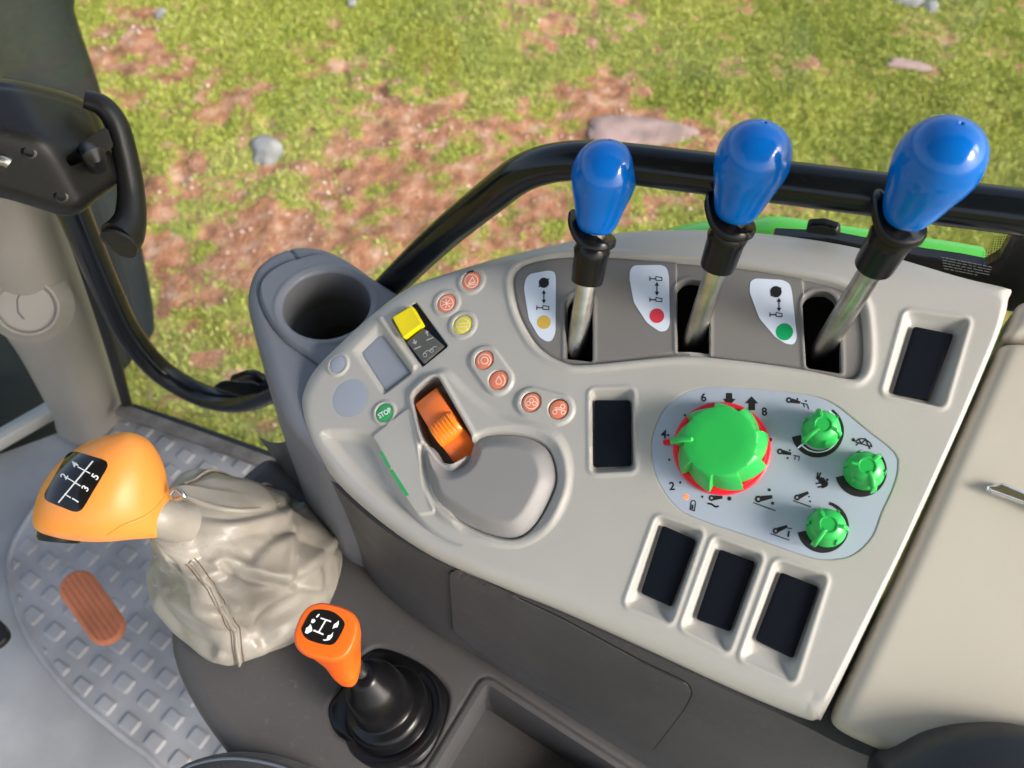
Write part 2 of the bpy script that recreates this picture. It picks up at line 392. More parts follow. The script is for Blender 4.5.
rs = ramp(nz(14, 7).outputs[0], [(.3, (.17, .08, .045)), (.48, (.31, .14, .08)), (.60, (.37, .205, .13)), (.74, (.48, .33, .24))])
rg = ramp(nz(30, 6).outputs[0], [(.3, (.14, .13, .035)), (.5, (.22, .23, .04)), (.7, (.32, .31, .08))])
n3 = nz(55, 5); ad = t.nodes.new('ShaderNodeMath'); ad.operation = 'MULTIPLY_ADD'; ad.inputs[1].default_value = 1.6; t.links.new(n3.outputs[0], ad.inputs[0])
sb = t.nodes.new('ShaderNodeMath'); sb.operation = 'SUBTRACT'; sb.inputs[1].default_value = .8; t.links.new(at.outputs['Fac'], sb.inputs[0]); t.links.new(sb.outputs[0], ad.inputs[2])
cl = t.nodes.new('ShaderNodeMapRange'); cl.inputs[1].default_value = .25; cl.inputs[2].default_value = .65; t.links.new(ad.outputs[0], cl.inputs[0])
mx = t.nodes.new('ShaderNodeMix'); mx.data_type = 'RGBA'; t.links.new(cl.outputs[0], mx.inputs[0]); t.links.new(rs.outputs[0], mx.inputs[6]); t.links.new(rg.outputs[0], mx.inputs[7]); t.links.new(mx.outputs[2], b.inputs['Base Color'])
bm_ = t.nodes.new('ShaderNodeBump'); bm_.inputs['Strength'].default_value = .8; bm_.inputs['Distance'].default_value = .02; t.links.new(nz(70, 8).outputs[0], bm_.inputs['Height']); t.links.new(bm_.outputs[0], b.inputs['Normal'])
go = add('ground', np.stack([xf, yf, gh], 1), q, mg, origin=(0, 0, 0), sharp=0, kind='structure')
ca = go.data.attributes.new('turf', 'FLOAT', 'POINT'); ca.data.foreach_set('value', gm.astype(np.float32))
# grass blades
NB = 480000
bx_ = RS.uniform(-3.1, 3.1, NB); by_ = RS.uniform(.9, 4.9, NB); mm = grass_mask(bx_, by_); keep = RS.rand(NB) < np.clip((mm-.12)*1.15, 0.03, 1)**1.3
bx_, by_, mm = bx_[keep], by_[keep], mm[keep]; hh = ground_h(bx_, by_, mm); n = len(bx_)
ang = RS.uniform(0, 2*math.pi, n); ln = RS.uniform(.007, .020, n)*(.6+.6*mm); wdt = RS.uniform(.0012, .0032, n); lean = RS.uniform(.3, 1.3, n)*ln
la = ang+RS.uniform(-1.4, 1.4, n)
p0 = np.stack([bx_, by_, hh-.003], 1); sdv = np.stack([np.cos(ang), np.sin(ang), 0*ang], 1)*wdt[:, None]
tip = p0+np.stack([-np.sin(la)*lean, np.cos(la)*lean, ln], 1); mid = (p0+tip)/2+np.array([0, 0, .003])
GV = np.stack([p0-sdv, p0+sdv, mid+sdv*.9, tip, mid-sdv*.9], 1).reshape(-1, 3); k = np.arange(n)*5
GF = np.stack([k, k+1, k+2, k+3, k+4], 1)
mgr = bpy.data.materials.new('grass_blades'); mgr.use_nodes = True; t = mgr.node_tree; b = t.nodes['Principled BSDF']; b.inputs['Roughness'].default_value = .6
at = t.nodes.new('ShaderNodeAttribute'); at.attribute_name = 'tint'
r = ramp(at.outputs['Fac'], [(0, (.17, .22, .02)), (.4, (.31, .36, .045)), (.75, (.44, .43, .10)), (1, (.56, .46, .24))])
t.links.new(r.outputs[0], b.inputs['Base Color'])
b.inputs['Subsurface Weight'].default_value = 0
gr = add('grass', GV, GF, mgr, origin=(0, 0, 0), sharp=0); gr['kind'] = 'stuff'; tag(gr, 'short patchy green grass growing out of the red soil', 'grass')
tn = np.clip(fbm(bx_*2.5+9, by_*2.5, 3)*.9+RS.uniform(-.3, .35, n), 0, 1)
ca = gr.data.attributes.new('tint', 'FLOAT', 'POINT'); ca.data.foreach_set('value', np.repeat(tn, 5).astype(np.float32))
# loose soil crumbs
nc_ = 9000; cx_ = RS.uniform(-3, 3, nc_); cy_ = RS.uniform(.9, 4.8, nc_); cm_ = grass_mask(cx_, cy_); kk = RS.rand(nc_) > cm_+.15; cx_, cy_ = cx_[kk], cy_[kk]; ch_ = ground_h(cx_, cy_, cm_[kk]); nc_ = len(cx_)
oct_ = np.array([(1, 0, 0), (0, 1, 0), (-1, 0, 0), (0, -1, 0), (0, 0, .8), (0, 0, -.5)], float); fo_ = np.array([(0, 1, 4), (1, 2, 4), (2, 3, 4), (3, 0, 4), (1, 0, 5), (2, 1, 5), (3, 2, 5), (0, 3, 5)])
sc3 = RS.uniform(.003, .011, nc_)*RS.uniform(.4, 1.3, nc_); CV = np.stack([cx_, cy_, ch_+sc3*.3], 1)[:, None, :]+oct_[None]*sc3[:, None, None]*RS.uniform(.6, 1.4, (nc_, 6, 3)); CF = (np.arange(nc_)*6)[:, None, None]+fo_[None]
cr_ = add('soil_crumbs', CV.reshape(-1, 3), CF.reshape(-1, 3), mat('soil_crumb', (.30, .16, .10), .95, col2=(.50, .40, .33), vscale=3), origin=(0, 0, 0), smooth=False); cr_['kind'] = 'stuff'; tag(cr_, 'loose reddish soil crumbs scattered on the bare patches', 'soil')
def rock(px, py, wpx, hpx, m, label, flat=.5, seed=0, group=None):
    c = atz(px, py, 0); c[2] = 0; dep = -(R.T@(c-CAM))[2]; a = wpx/2*dep/FPX; bb = hpx/2*dep/FPX/.65
    rs_ = np.random.RandomState(seed); nl, nm = 14, 22; rings = []
    ph = rs_.rand(6)*6
    for i in range(nl):
        th = math.pi*(i+.35)/nl; t_ = np.arange(nm)/nm*2*math.pi
        k = 1+.16*np.sin(2*t_+ph[0])+.10*np.sin(3*t_+ph[1]+th*2)+.06*np.sin(5*t_+ph[2])+.05*rs_.randn(nm)*.6
        rr = math.sin(th)**.7*k; rings.append(np.stack([c[0]+a*rr*np.cos(t_), c[1]+bb*rr*np.sin(t_), np.full(nm, ground_h(c[:1], c[1:2], np.array([.5]))[0]+flat*min(a, bb)*(math.cos(th)+.15)*(1+.1*rs_.rand()))], 1))
    V, F = loft(rings[::-1]); o = add('rock', V, F, m, sharp=30, origin=(c[0], c[1], 0)); tag(o, label, 'rock', group)
rock(266, 151, 27, 30, M['rock'], 'grey stone lying alone on grass left of the curved handrail', .7, 1)
rock(905, 70, 40, 11, M['rockp'], 'flat tan stone lying on grass beyond the tallest blue knob', .5, 2)
rock(905, 2, 36, 14, M['rock'], 'pale grey stone at the top edge of the field, larger of a pair', .6, 3)
rock(930, 9, 16, 12, M['rock'], 'small pale stone beside the larger one at the top edge', .6, 4)
rock(640, 131, 96, 34, M['rockp'], 'broad pinkish flat rock half buried behind the leftmost blue knob', .22, 5)
rock(160, 12, 12, 9, M['rock'], 'small whitish stone near the top left of the field', .6, 6)
rock(352, 4, 10, 7, M['rock'], 'tiny whitish pebble at the top edge left of centre', .6, 8)

# ================================================================== CAB SHELL (roof, floor, window)
fo = [(-.95, -.9), (.9, -.9), (.9, .25), (float(win(268, 462)[0]), float(win(268, 462)[1])), (float(wa[0]-.02), float(wa[1]+.005)), (-.95, .38)]
hf('floor', HZ(FL-.006), np.array(fo)*1000, lambda P: -1.5+3*fbm(P[:, 0]/60, P[:, 1]/60, 3)-1.5, M['floor'], None, res=14, skirt=[(0, 60)], kind='structure')
def rail_line(a, b, off, z, hw, hh):      # box section along the window plane
    d = norm(b-a); n_ = np.array([-d[1], d[0], 0]); up = np.array([0, 0, 1.])
    return loft([ring(p+n_*off+up*z, n_*hw, up*hh, 24, 8) for p in (a, a+(b-a)*.5, b)])
ft = thing('cab_roof', (0, -.3, 2.5), 'pale headlining of the cab roof above the driver', 'roof')
V, F = loft([ring((0, -.33, z), (.92*s, 0, 0), (0, .80*s, 0), 40, 6) for z, s in ((2.53, .93), (2.54, .97), (2.58, 1), (2.66, .98), (2.70, .9))]); add('roof_panel', V, F, M['roof'], ft)
# side window
sw_ = thing('side_window', wa, 'clear side window in black frame, stepped over the green wheel fender', 'window')
P1 = win(128, 412); P2 = win(268, 462); far = P1+wdir*1.45
zs_ = 1.775
xs_far = P1+wdir*1.3
PV = [P1, P1+wdir*.62, P1+wdir*.72+[0, 0, .45], P1+wdir*.82+[0, 0, zs_-FL-.02], xs_far+[0, 0, zs_-FL-.01], xs_far+[0, 0, 1.38], P1+[-.1*wdir[0], -.1*wdir[1], 1.38], P1+[-.16*wdir[0], -.16*wdir[1], .55]]
PV = [np.array(p)-wn*.004 for p in PV]; PV2 = [p-wn*.005 for p in PV]; nP = len(PV)
add('pane', PV+PV2, [tuple(range(nP)), tuple(range(2*nP-1, nP-1, -1))]+[(i, nP+i, nP+(i+1) % nP, (i+1) % nP) for i in range(nP)], M['glass'], sw_, smooth=False)
V, F = loft([ring(p+[0, 0, .012], wn*.010, np.array([0, 0, .012]), 24, 6) for p in (win(110, 407, .0), win(190, 434), win(300, 474))]); add('lower_frame', V, F, M['gask'], sw_)
V, F = loft([ring(p+[0, 0, .004], wn*.009, np.array([0, 0, .006]), 24, 6) for p in (win(120, 411, .024), win(190, 436, .024), win(300, 476, .024))]); add('threshold_strip', V, F, mat('threshold', (.16, .145, .13), .6, dust=.6, var=.4, vscale=40), sw_)
# gasket up the front edge (parallel with the pillar)
V, F = tube([win(128, 408, .012), win(112, 350, .012), win(90, 280, .012), win(66, 212, .012), win(30, 120, .012)], .0075, 12); add('gasket', V, F, M['gask'], sw_)
# black sill above the fender, rear edge
def wq(px, py, o=0): return win(px, py, o)
FW = Frame(wa, wn, wdir); FW.O = wa
def wuv(pts, h): return FW.poly(pts, h)
sil = wuv([(770, 236), (830, 239), (880, 249), (925, 257), (960, 262), (985, 267), (1000, 258), (1012, 236), (1045, 232), (1110, 240), (1110, 330), (1000, 310), (900, 290), (800, 262)], 2)
so_ = slab('black_border', FW, sil, -6, 2, M['sill'], sw_, bev=.8, res=2.0)
mk = Marks(on(FW, 2.4))
rr = random.Random(3)
for rrow in range(5):
    x = 942+rrow*.5
    while x < 990-(rrow == 4)*12:
        L = rr.uniform(1.5, 5); yy = 257.2+rrow*2.7+(x-942)*.20
        mk.line([(x, yy), (x+L, yy+L*.2)], 1.0); x += L+rr.uniform(.8, 1.8)
mk.build('printed_text', mat('glass_print', (.16, .17, .17), .5), so_)
mk = Marks(on(FW, -3.5))
for j in range(13):
    y = 237+j*2.3; xe = 990+(268-y)*.73
    for i in range(7):
        mk.disc(xe-1-i*2.5-(j % 2)*1.25, y, .95-.07*i, 8)
mk.build('dotted_print', M['sill'], so_)
nb_ = slab('window_stop', FW, rnd(wuv([(804, 241), (806, 232), (822, 231), (838, 236), (839, 245), (822, 244)], 14), 2), 2, 8, M['rubber'], so_, bev=3, res=1)
# green fender outside
fe = [win(x, y, -.04) for x, y in [(620, 262), (680, 244), (740, 240), (775, 238), (830, 246), (900, 257), (945, 264), (986, 271)]]
rings = []
for p in catm(fe, 5, False):
    prof = [(.0, -.30), (.0, -.03), (.003, -.010), (.010, -.002), (.018, .0), (.028, -.004), (.034, -.016), (.036, -.05), (.030, -.30)]
    rings.append(np.array([p-wn*a+np.array([0, 0, b_]) for a, b_ in prof]))
V, F = loft(rings); fd = add('rear_fender', V, F, M['fender'], origin=(fe[4][0], fe[4][1], 1.4)); tag(fd, 'bright green painted wheel fender just outside the side window', 'fender')

# pillar
pc = [(102, 428, 1.10), (78, 372, None), (50, 300, None), (22, 225, None), (-5, 150, None)]
b0 = atz(92, 416, FL); t0_ = win(-15, 150, .02)
pl_ = thing('front_pillar', b0, 'beige plastic front cab pillar with a round cap', 'pillar')
rings = []
for k_, s in enumerate(np.linspace(0, 1, 26)):
    c = b0*(1-s)+t0_*s; e = 1+.18*math.exp(-(s/.03)**2)+.10*math.exp(-((s-.55)/.10)**2)+.15*s
    if k_ == 0: e *= .93
    d = norm(t0_-b0); a, b2 = perp(d, wn); rings.append(ring(c, a*.040*e, b2*.046*e, 36, 2.6))
V, F = loft(rings); pm = add('pillar_cover', V, F, M['pillar'], pl_)
om = onmesh(pm, 0)
c0 = om(28, 305); nrm = norm(CAM-c0)*.8+norm(wn)*.2; V, F = lathe(c0-norm(nrm)*.008, nrm, [(.044, 0), (.036, .010), (.0325, .019), (.0312, .0215), (.0295, .0222), (.0282, .0212), (.0275, .0175), (.0262, .0175), (.0256, .0200), (.012, .0212), (.001, .0213)], 48)
cp = add('round_cap', V, F, M['pillar'], pl_)
om = onmesh(cp, .0003); mk = Marks(om); mk.line([(22, 290), (17, 300), (18, 312), (24, 319)], 1.2); mk.build('slit', M['gask'], cp)
# front lower trim and dark lower glass left of the pillar
fw = thing('front_window', atz(0, 445, FL), 'dark lower front glass beside the beige pillar with pale trim', 'window')
a_, b_ = atz(62, 408, FL), atz(-60, 478, FL); up = np.array([0, 0, 1.]); dn = norm(b_-a_); nn = np.array([-dn[1], dn[0], 0]);
V, F = loft([ring(p+up*.008, nn*.012, up*.012, 20, 5) for p in (a_, (a_+b_)/2, b_)]); add('sill_trim', V, F, M['trim'], fw)
q0 = [a_+up*.02, b_+up*.02, b_+up*.8, a_+up*.8]; q0 = [p-nn*.0 for p in q0]; sg = nn if nn[1] > 0 else -nn
q1 = [p+sg*.005 for p in q0]
add('pane', q0+q1, [(0, 1, 2, 3), (7, 6, 5, 4), (0, 4, 5, 1), (1, 5, 6, 2), (2, 6, 7, 3), (3, 7, 4, 0)], M['glass'], fw, smooth=False)
# dark mudguard outside
def mg_pt(x, y, d): return atd(x, y, d)
mgf = Frame(atd(60, 200, 1.35), norm(CAM-atd(60, 200, 1.35))+np.array([.25, 0, .1]), [1, 0, 0])
mo = catm(mgf.poly([(72, -60), (80, 0), (96, 50), (112, 100), (131, 170), (150, 250), (162, 318), (158, 342), (138, 366), (118, 392), (100, 440), (40, 500), (-120, 560), (-260, 300), (-200, -60)]), 4)
mgo = hf('mudguard_shell', mgf, mo, lambda P: -60*(1-np.sqrt(np.clip(1-(1-np.clip(-sdf(mo, P, 200)/150, 0, 1))**2, 0, 1)))+4*fbm(P[:, 0]/80, P[:, 1]/80, 3), M['guard'], None, res=9, skirt=[(0, 12), (-30, 160)])
mgo.name = 'front_mudguard'; ORI['front_mudguard'] = ORI['mudguard_shell']; tag(mgo, 'dusty dark plastic front mudguard standing outside the glass', 'mudguard')

# rails
TH = .036
rA = [win(60, 180, TH), win(82, 232, TH), (win(108, 292, TH)), win(130, 335, TH), win(162, 372, TH), win(205, 396, TH), win(245, 400, TH), win(285, 384, TH)]
V, F = tube(rA, .0145, 24, 8); ra = thing('front_handrail', rA[0], 'bent black tubular handrail running down from the door latch', 'handrail'); add('tube', V, F, M['rail'], ra)
f0 = Frame(win(240, 388, TH+.012), norm(CAM-win(240, 388)), [1, 0, 0]); slab('bracket', f0, rnd(f0.poly([(212, 388), (222, 380), (258, 382), (266, 392), (240, 397)]), 6), -6, 6, M['rail'], ra, bev=2.5, res=1.2)
V, F = tube([win(236, 380, TH-.012), win(254, 376, TH-.012), win(268, 386, TH-.012)], .0075, 14); add('clip', V, F, M['rubber'], ra)
TB = .028
rB = [win(330, 347, TB), win(395, 281, TB), win(440, 238, TB), win(490, 197, TB), win(523, 173, TB), win(560, 162, TB), win(610, 162, TB), win(700, 172.5, TB), win(800, 184.5, TB), win(900, 197, TB), win(1030, 213, TB), win(1160, 230, TB)]
V, F = tube(rB, .0122, 24, 8); rb = add('rear_handrail', V, F, M['rail']); tag(rb, 'long black tubular handrail bending over behind the three blue knobs', 'handrail')

# latch housing
lf = Frame(win(50, 140, .10), norm(CAM-win(50, 140, .1)), [1, 0, 0]); lh = thing('door_latch', lf.O, 'black plastic door latch housing with curved pull handle on pillar', 'door latch')
lo = catm(lf.poly([(-120, 70), (-40, 74), (10, 78), (55, 86), (88, 97), (102, 112), (112, 145), (122, 176), (116, 187), (98, 199), (80, 212), (62, 215), (30, 205), (-10, 195), (-120, 180)]), 4)
A_, B_, C_, D_ = [lf.uv(*p) for p in ((-60, 110), (44, 138), (76, 196), (96, 100))]
def lhf(P):
    def side(a, b, P): e = norm(b-a); return (P-a)@np.array([-e[1], e[0]])
    s1 = side(A_, B_, P)                       # above this line: top face slopes away
    s2 = side(B_, C_, P); s2 = s2 if True else s2
    d = -sdf(lo, P, 80)
    sp_ = lambda x: 2.2*np.log1p(np.exp(np.clip(x/2.2, -30, 30)))
    h = 36-sp_(s1)*1.0-sp_(s2)*1.0-sp_(-s1-6)*.35
    e = 14*(1-np.sqrt(np.clip(1-(1-np.clip(d/9, 0, 1))**2, 0, 1)))
    lip = 2.0*np.exp(-((d-6)/1.3)**2)*(s1 > 6)
    return h-e-lip
sl_ = rnd(lf.poly([(64, 157), (80, 148), (106, 128), (112, 148), (94, 156), (70, 167)], 20), 3)
lm = hf('housing', lf, lo, lhf, M['black'], lh, res=1.5, holes=[sl_], skirt=[(0, 60)])
slab('recess_back', lf, shrink(sl_, -2), 0, 8, M['void'], lm, bev=.3, res=1.5)
om = onmesh(lm, .0003)
tg = [lf.P(84, 146, 14), lf.P(93, 154, 20), lf.P(99, 168, 16)]; V, F = tube([tg[0]-norm(Wd(80, 150))*-.006, tg[1]-norm(Wd(92, 155))*.012, tg[2]-norm(Wd(101, 166))*.004], [.005, .0075, .006], 12, 4, .7); add('latch_tongue', V, F, M['black'], lh)
for i, (x, y) in enumerate([(29, 152), (61, 196)]):
    p = om(x, y); V, F = lathe(p-lf.n*.003, lf.n, [(.0045, 0), (.0045, .003), (.003, .0034), (.0027, .0024), (.0005, .0024)], 20); add('screw', V, F, M['rubber'], lh)
V, F = tube([om(-6, 160), om(3, 160), om(9, 163)], .004, 12, 3); add('steel_pin', V, F, M['steel'], lh)
hd = [lf.P(84, 99, -8), lf.P(103, 106, -8), lf.P(117, 125, -8), lf.P(126, 158, -7), lf.P(131, 190, -4), lf.P(131, 216, 2), lf.P(126, 232, 8), lf.P(119, 241, 14)]
V, F = tube(hd, [.007, .0085, .0092, .0098, .0105, .012, .0145, .0155], 24, 6, .8); hb = add('pull_handle', V, F, M['black'], lh)
e0 = hd[-1]; ed = norm(hd[-1]-hd[-3]); V, F = lathe(e0+ed*.0003, ed, [(.0125, -.001), (.0122, .0012), (.0115, .0006), (.0108, -.0002), (.001, .0002)], 28); add('end_cap', V, F, M['void'], hb)

# ================================================================== FLOOR MAT, PEDAL
mp = [(135, 418), (270, 462), (330, 500), (330, 700), (260, 830), (190, 800), (144, 757), (115, 735), (62, 688), (24, 635), (7, 582), (10, 548), (33, 508), (70, 465), (108, 428)]
mpoly = catm(FFL.poly(mp), 5)
s0 = FFL.uv(79, 649); va = FFL.uv(102, 666)-s0; vb = FFL.uv(62.5, 672)-s0
vb = np.array([va[1], -va[0]])*np.sign(np.array([va[1], -va[0]]).dot(vb))*np.linalg.norm(vb)/np.linalg.norm(va)
Lm = np.linalg.inv(np.stack([va, vb], 1)); la_, lb_ = np.linalg.norm(va), np.linalg.norm(vb)
print('stud pitch', la_, lb_)
def mat_h(P):
    c = (P-s0)@Lm.T; f = c-np.round(c); x, y = np.abs(f[:, 0])*la_, np.abs(f[:, 1])*lb_; hx, hy = la_*.27, lb_*.285
    r = 3.; qx, qy = np.maximum(x-hx+r, 0), np.maximum(y-hy+r, 0); d = np.hypot(qx, qy)-r+np.minimum(np.maximum(x-hx, y-hy), 0)*0
    st = 2.9*sst((1.2-d)/2.6)-.5*np.exp(-(np.hypot(f[:, 0]*la_, f[:, 1]*lb_)/8)**2)*0
    D = -sdf(mpoly, P, 30); inner = sst((D-9)/4)
    rim = 2.0*np.exp(-((D-5)/2.2)**2)
    return 3+st*inner+rim+.5*fbm(P[:, 0]/25, P[:, 1]/25, 3)-2*(1-sst(D/2))
mo_ = hf('floor_mat', FFL, mpoly, mat_h, M['mat_'], None, res=1.5, skirt=[(0, 6)]); tag(mo_, 'grey rubber floor mat with raised square studs and curved edge', 'floor mat')
# pedal
pf = Frame(atz(92, 607, FL+.11), norm(norm(CAM-atz(92, 607, FL+.11))+[0, 0, 1.2]), [1, 0, 0])
pd = thing('foot_pedal', atz(110, 560, FL+.005), 'oval ribbed brick-red rubber foot pedal above the studded mat', 'pedal')
pa, pb = pf.uv(78, 587), pf.uv(106, 627); ax = norm(pb-pa); pr = np.array([-ax[1], ax[0]]); rp = 17.5 * (np.linalg.norm(pf.uv(100, 600)-pf.uv(80, 600))/20*18.5/17.5)
cap = np.array([pb+rp*(math.cos(a)*ax+math.sin(a)*pr) for a in np.linspace(-math.pi/2, math.pi/2, 16)]+[pa+rp*(math.cos(a)*ax+math.sin(a)*pr) for a in np.linspace(math.pi/2, 1.5*math.pi, 16)])
def ped(P):
    d = -sdf(cap, P, 10); s = (P-pa)@pr; return 4*np.sqrt(np.clip(1-(1-np.clip(d/5, 0, 1))**2, 0, 1))+1.6*np.abs(np.sin(s*math.pi/(rp*2/6.5)))**.6*sst((d-2)/2)
hf('pedal_pad', pf, cap, ped, M['pedal'], pd, res=.9, skirt=[(0, 8)])
V, F = tube([pf.w(*((pa+pb)/2), -4), pf.w(*((pa+pb)/2), -20), atz(96, 606, FL+.05), atz(98, 604, FL)], .007, 12); add('pedal_arm', V, F, M['black'], pd)
pk = Frame(atz(-8, 640, FL+.12), [0, 0, 1], [1, 0, 0])
hp = slab('left_pedal', pk, rnd(pk.poly([(-70, 590), (-10, 612), (5, 626), (8, 636), (-4, 648), (-70, 650)]), 8), -10, 0, M['black'], None, bev=3, res=1.5)
hp.name = 'black_pedal'; ORI['black_pedal'] = ORI['left_pedal']; tag(hp, 'black pedal corner at the left edge of the picture', 'pedal')
V, F = tube([pk.P(-30, 630, -10), atz(-40, 600, FL+.06), atz(-60, 560, FL)], .008, 12); add('pedal_arm', V, F, M['black'], hp)

# ================================================================== CONSOLE
CO = thing('control_console', atz(450, 700, SH-.3), 'pale moulded right-hand tractor control console on a dark grey body', 'console')
OUT = [(1009, 300), (1012.5, 291), (1004, 287.5), (965, 278), (900, 258), (840, 243), (760, 232), (690, 229), (620, 232), (560, 243), (500, 257), (450, 272), (410, 287), (375, 312), (342, 342), (315, 370), (303, 395), (303, 418), (312, 447), (338, 484), (380, 522), (430, 556), (500, 587), (560, 611), (640, 647), (720, 684), (798, 717), (818, 720), (828, 708), (900, 558), (960, 427), (1000, 332)]
INN = [(1002, 297), (940, 291), (874, 281), (798, 266), (715, 252), (640, 249), (573, 257), (515, 270), (460, 285), (415, 300), (384, 322), (352, 350), (323, 378), (312, 398), (312, 414), (319, 438), (343, 474), (376, 503), (420, 534), (480, 560), (560, 585), (615, 607), (680, 634), (745, 664), (790, 684), (806, 689), (817, 686), (822, 700), (897, 554), (956, 424), (994, 332)]
out = catm(PN.poly(OUT, -10), 5); inn = rnd(PN.poly(INN), 6, 3)
def pp(pts, h=0.0, r=0.0): q_ = PN.poly(pts, h); return rnd(q_, r) if r else q_
MMPX = float(np.linalg.norm(PN.uv(720, 447)-PN.uv(721, 447)))
dish = catm(pp([(320, 434), (344, 429), (364, 432), (377, 441), (386, 460), (398, 485), (412, 507), (432, 528), (462, 545), (440, 541), (410, 524), (374, 497), (344, 468)]), 4)
wing = pp([(372, 437), (410, 407), (419, 440), (424, 487), (437, 513), (417, 515), (406, 498), (380, 452)], 0, 4)
slotO = pp([(412, 398), (417, 390), (433, 378), (440, 378), (474, 438), (473, 452), (454, 466), (440, 462), (424, 440), (418, 420)], 0, 3)
hump = catm(pp([(408, 402), (414, 385), (432, 370), (450, 368), (470, 388), (500, 410), (535, 420), (562, 433), (574, 460), (572, 495), (555, 528), (525, 548), (490, 548), (450, 530), (430, 510), (420, 470)]), 4)
palm_px = [(423, 446), (434, 449), (444, 463), (454, 468), (468, 460), (477, 440), (503, 435), (530, 439), (548, 451), (555, 476), (549, 498), (534, 524), (516, 537), (490, 534), (459, 520), (436, 503), (428, 483), (423, 460)]
palm = catm(pp(palm_px), 4)
bowl = catm(pp([(476, 436), (505, 427), (538, 430), (560, 446), (568, 476), (561, 504), (545, 532), (518, 546), (485, 541), (455, 526), (450, 480)]), 4)
disp_o = pp([(350, 351), (378, 321), (413, 373), (383, 396)], 0, 2.5); disp_i = pp([(362, 353), (382, 335), (411, 373), (386, 391)], 0, 1)
ridge = pp([(377, 318), (382, 316), (417, 366), (414, 371)], 0, 1.5)
swf = pp([(391, 319), (416, 302), (448, 346), (422, 367)], 0, 1.5)
lever_rc = catm(pp([(512, 272), (529, 260), (570, 254), (640, 257), (715, 262), (798, 275), (846, 288), (862, 302), (867, 330), (867, 362), (860, 377), (845, 379), (802, 370), (730, 360), (676, 357), (590, 365), (563, 363), (537, 348), (519, 320), (511, 292)]), 4)
pocks = [([(657, 516), (703, 531), (671, 624), (625, 605)], [(662.5, 525), (696, 540), (671, 607), (640.6, 593)]),
         ([(714, 537), (763, 555), (728, 653), (681, 628)], [(719.7, 549), (755.7, 562), (730, 632), (696, 619)]),
         ([(776, 560), (827, 576), (793, 683), (740, 659)], [(781, 572), (819, 587), (793, 659), (755, 640)]),
         ([(906, 311), (969, 319), (943, 408), (883, 394)], [(914, 326), (954, 334), (930, 400), (893, 393)]),
         ([(590, 390), (633, 389), (635, 471), (591, 473)], [(594, 400), (630, 400), (631, 465), (594, 467)])]
pock = [(pp(a, 0, 4), pp(b_, -6, 1.5)) for a, b_ in pocks]
dial_px = [(651, 449), (655, 427), (667, 405.5), (689, 390.5), (719, 386), (777, 390.5), (815, 396), (837, 405.5), (866, 429), (894, 452), (898, 468), (893, 488), (882, 512), (872, 537), (853, 555), (829, 560), (804, 556), (750, 537), (695, 518), (673, 504), (656, 477)]
dial = catm(pp(dial_px), 4)
btns = [(471.5, 281, 10, 'btn'), (446.8, 303.4, 10, 'btn'), (463, 325, 10, 'btny'), (338, 364.5, 9.5, 'btnw'), (384.7, 413, 9.5, 'btng'), (484.6, 360.5, 10, 'btn'), (498.8, 380.5, 10, 'btn'), (531.5, 402.5, 10, 'btn'), (558.8, 409.5, 10, 'btn')]
bc = [PN.uv(x, y) for x, y, r_, _ in btns]
def seg_d(P, a, b_): e = b_-a; t_ = np.clip(((P-a)@e)/max(1e-9, e.dot(e)), 0, 1); return np.linalg.norm(P-a-t_[:, None]*e, axis=1)
def panel_h(P):
    do = np.maximum(0, -sdf(out, P, 60)); di = np.maximum(0, sdf(inn, P, 60)); t_ = do/(do+di+1e-6)
    H = -14*(1-np.sqrt(np.clip(1-(1-t_)**2.2, 0, 1)))
    H += 3.0*sst(-sdf(hump, P)/7)
    H -= 6.5*sst((-sdf(dish, P)+1)/9)
    wd = sdf(wing, P); H += 1.8*sst((1-wd)/2)
    H -= 4.0*sst((-sdf(bowl, P)+1)/8)
    H -= 3.0*sst((-sdf(palm, P)+2.2)/2.5)
    s = sdf(slotO, P); H += 1.6*np.exp(-((s-1.6)/1.6)**2)
    for (o_, i_) in [(disp_o, disp_i)]:
        a = np.maximum(0, -sdf(o_, P)); b2 = np.maximum(0, sdf(i_, P)); H -= 3.5*sst(a/(a+b2+1e-6))*(a > 0)
    H += 2.0*sst((1.5-sdf(ridge, P))/3)
    s = sdf(swf, P); H -= 3*sst((-s+.3)/.9)
    s = sdf(lever_rc, P); H += 1.2*np.exp(-((s-2.2)/2.2)**2); H -= 3.5*sst((-s+.2)/1.8)
    for (o_, i_) in pock:
        so2 = sdf(o_, P, 15); a = np.maximum(0, -so2); b2 = np.maximum(0, sdf(i_, P, 15)); tt = a/(a+b2+1e-6)
        H -= 6.0*(1-(1-np.clip(tt*1.1, 0, 1))**2.0)*(a > 0); H += .7*np.exp(-((so2-1.2)/1.5)**2)
    H -= 1.0*sst((-sdf(dial, P)+.1)/.8)
    def collar(d, ro, ri, hgt):
        return hgt*sst((ro-d)/1.8)-(hgt+2.0)*sst((ri-d)/.9)
    k = MMPX*1.13
    for i in (0, 1, 2): H += collar(np.linalg.norm(P-bc[i], axis=1), 17*k, 11.2*k, 1.2)
    for i in (3, 4): H += collar(np.linalg.norm(P-bc[i], axis=1), 15*k, 10.6*k, 1.2)
    for i, j in ((5, 6), (7, 8)):
        H += 1.8*sst((17.5*k-seg_d(P, bc[i], bc[j]))/2.2)
        for q_ in (i, j): H -= 3.0*sst((11.0*k-np.linalg.norm(P-bc[q_], axis=1))/.9)
    dl = np.linalg.norm(P-PN.uv(350, 398), axis=1); H -= .5*sst((21.5*k-dl)/.8)
    return H
ks = .985
def shrink(poly, mm):
    c = poly.mean(0); return c+(poly-c)*(1-mm/np.linalg.norm(poly-c, axis=1))[:, None]
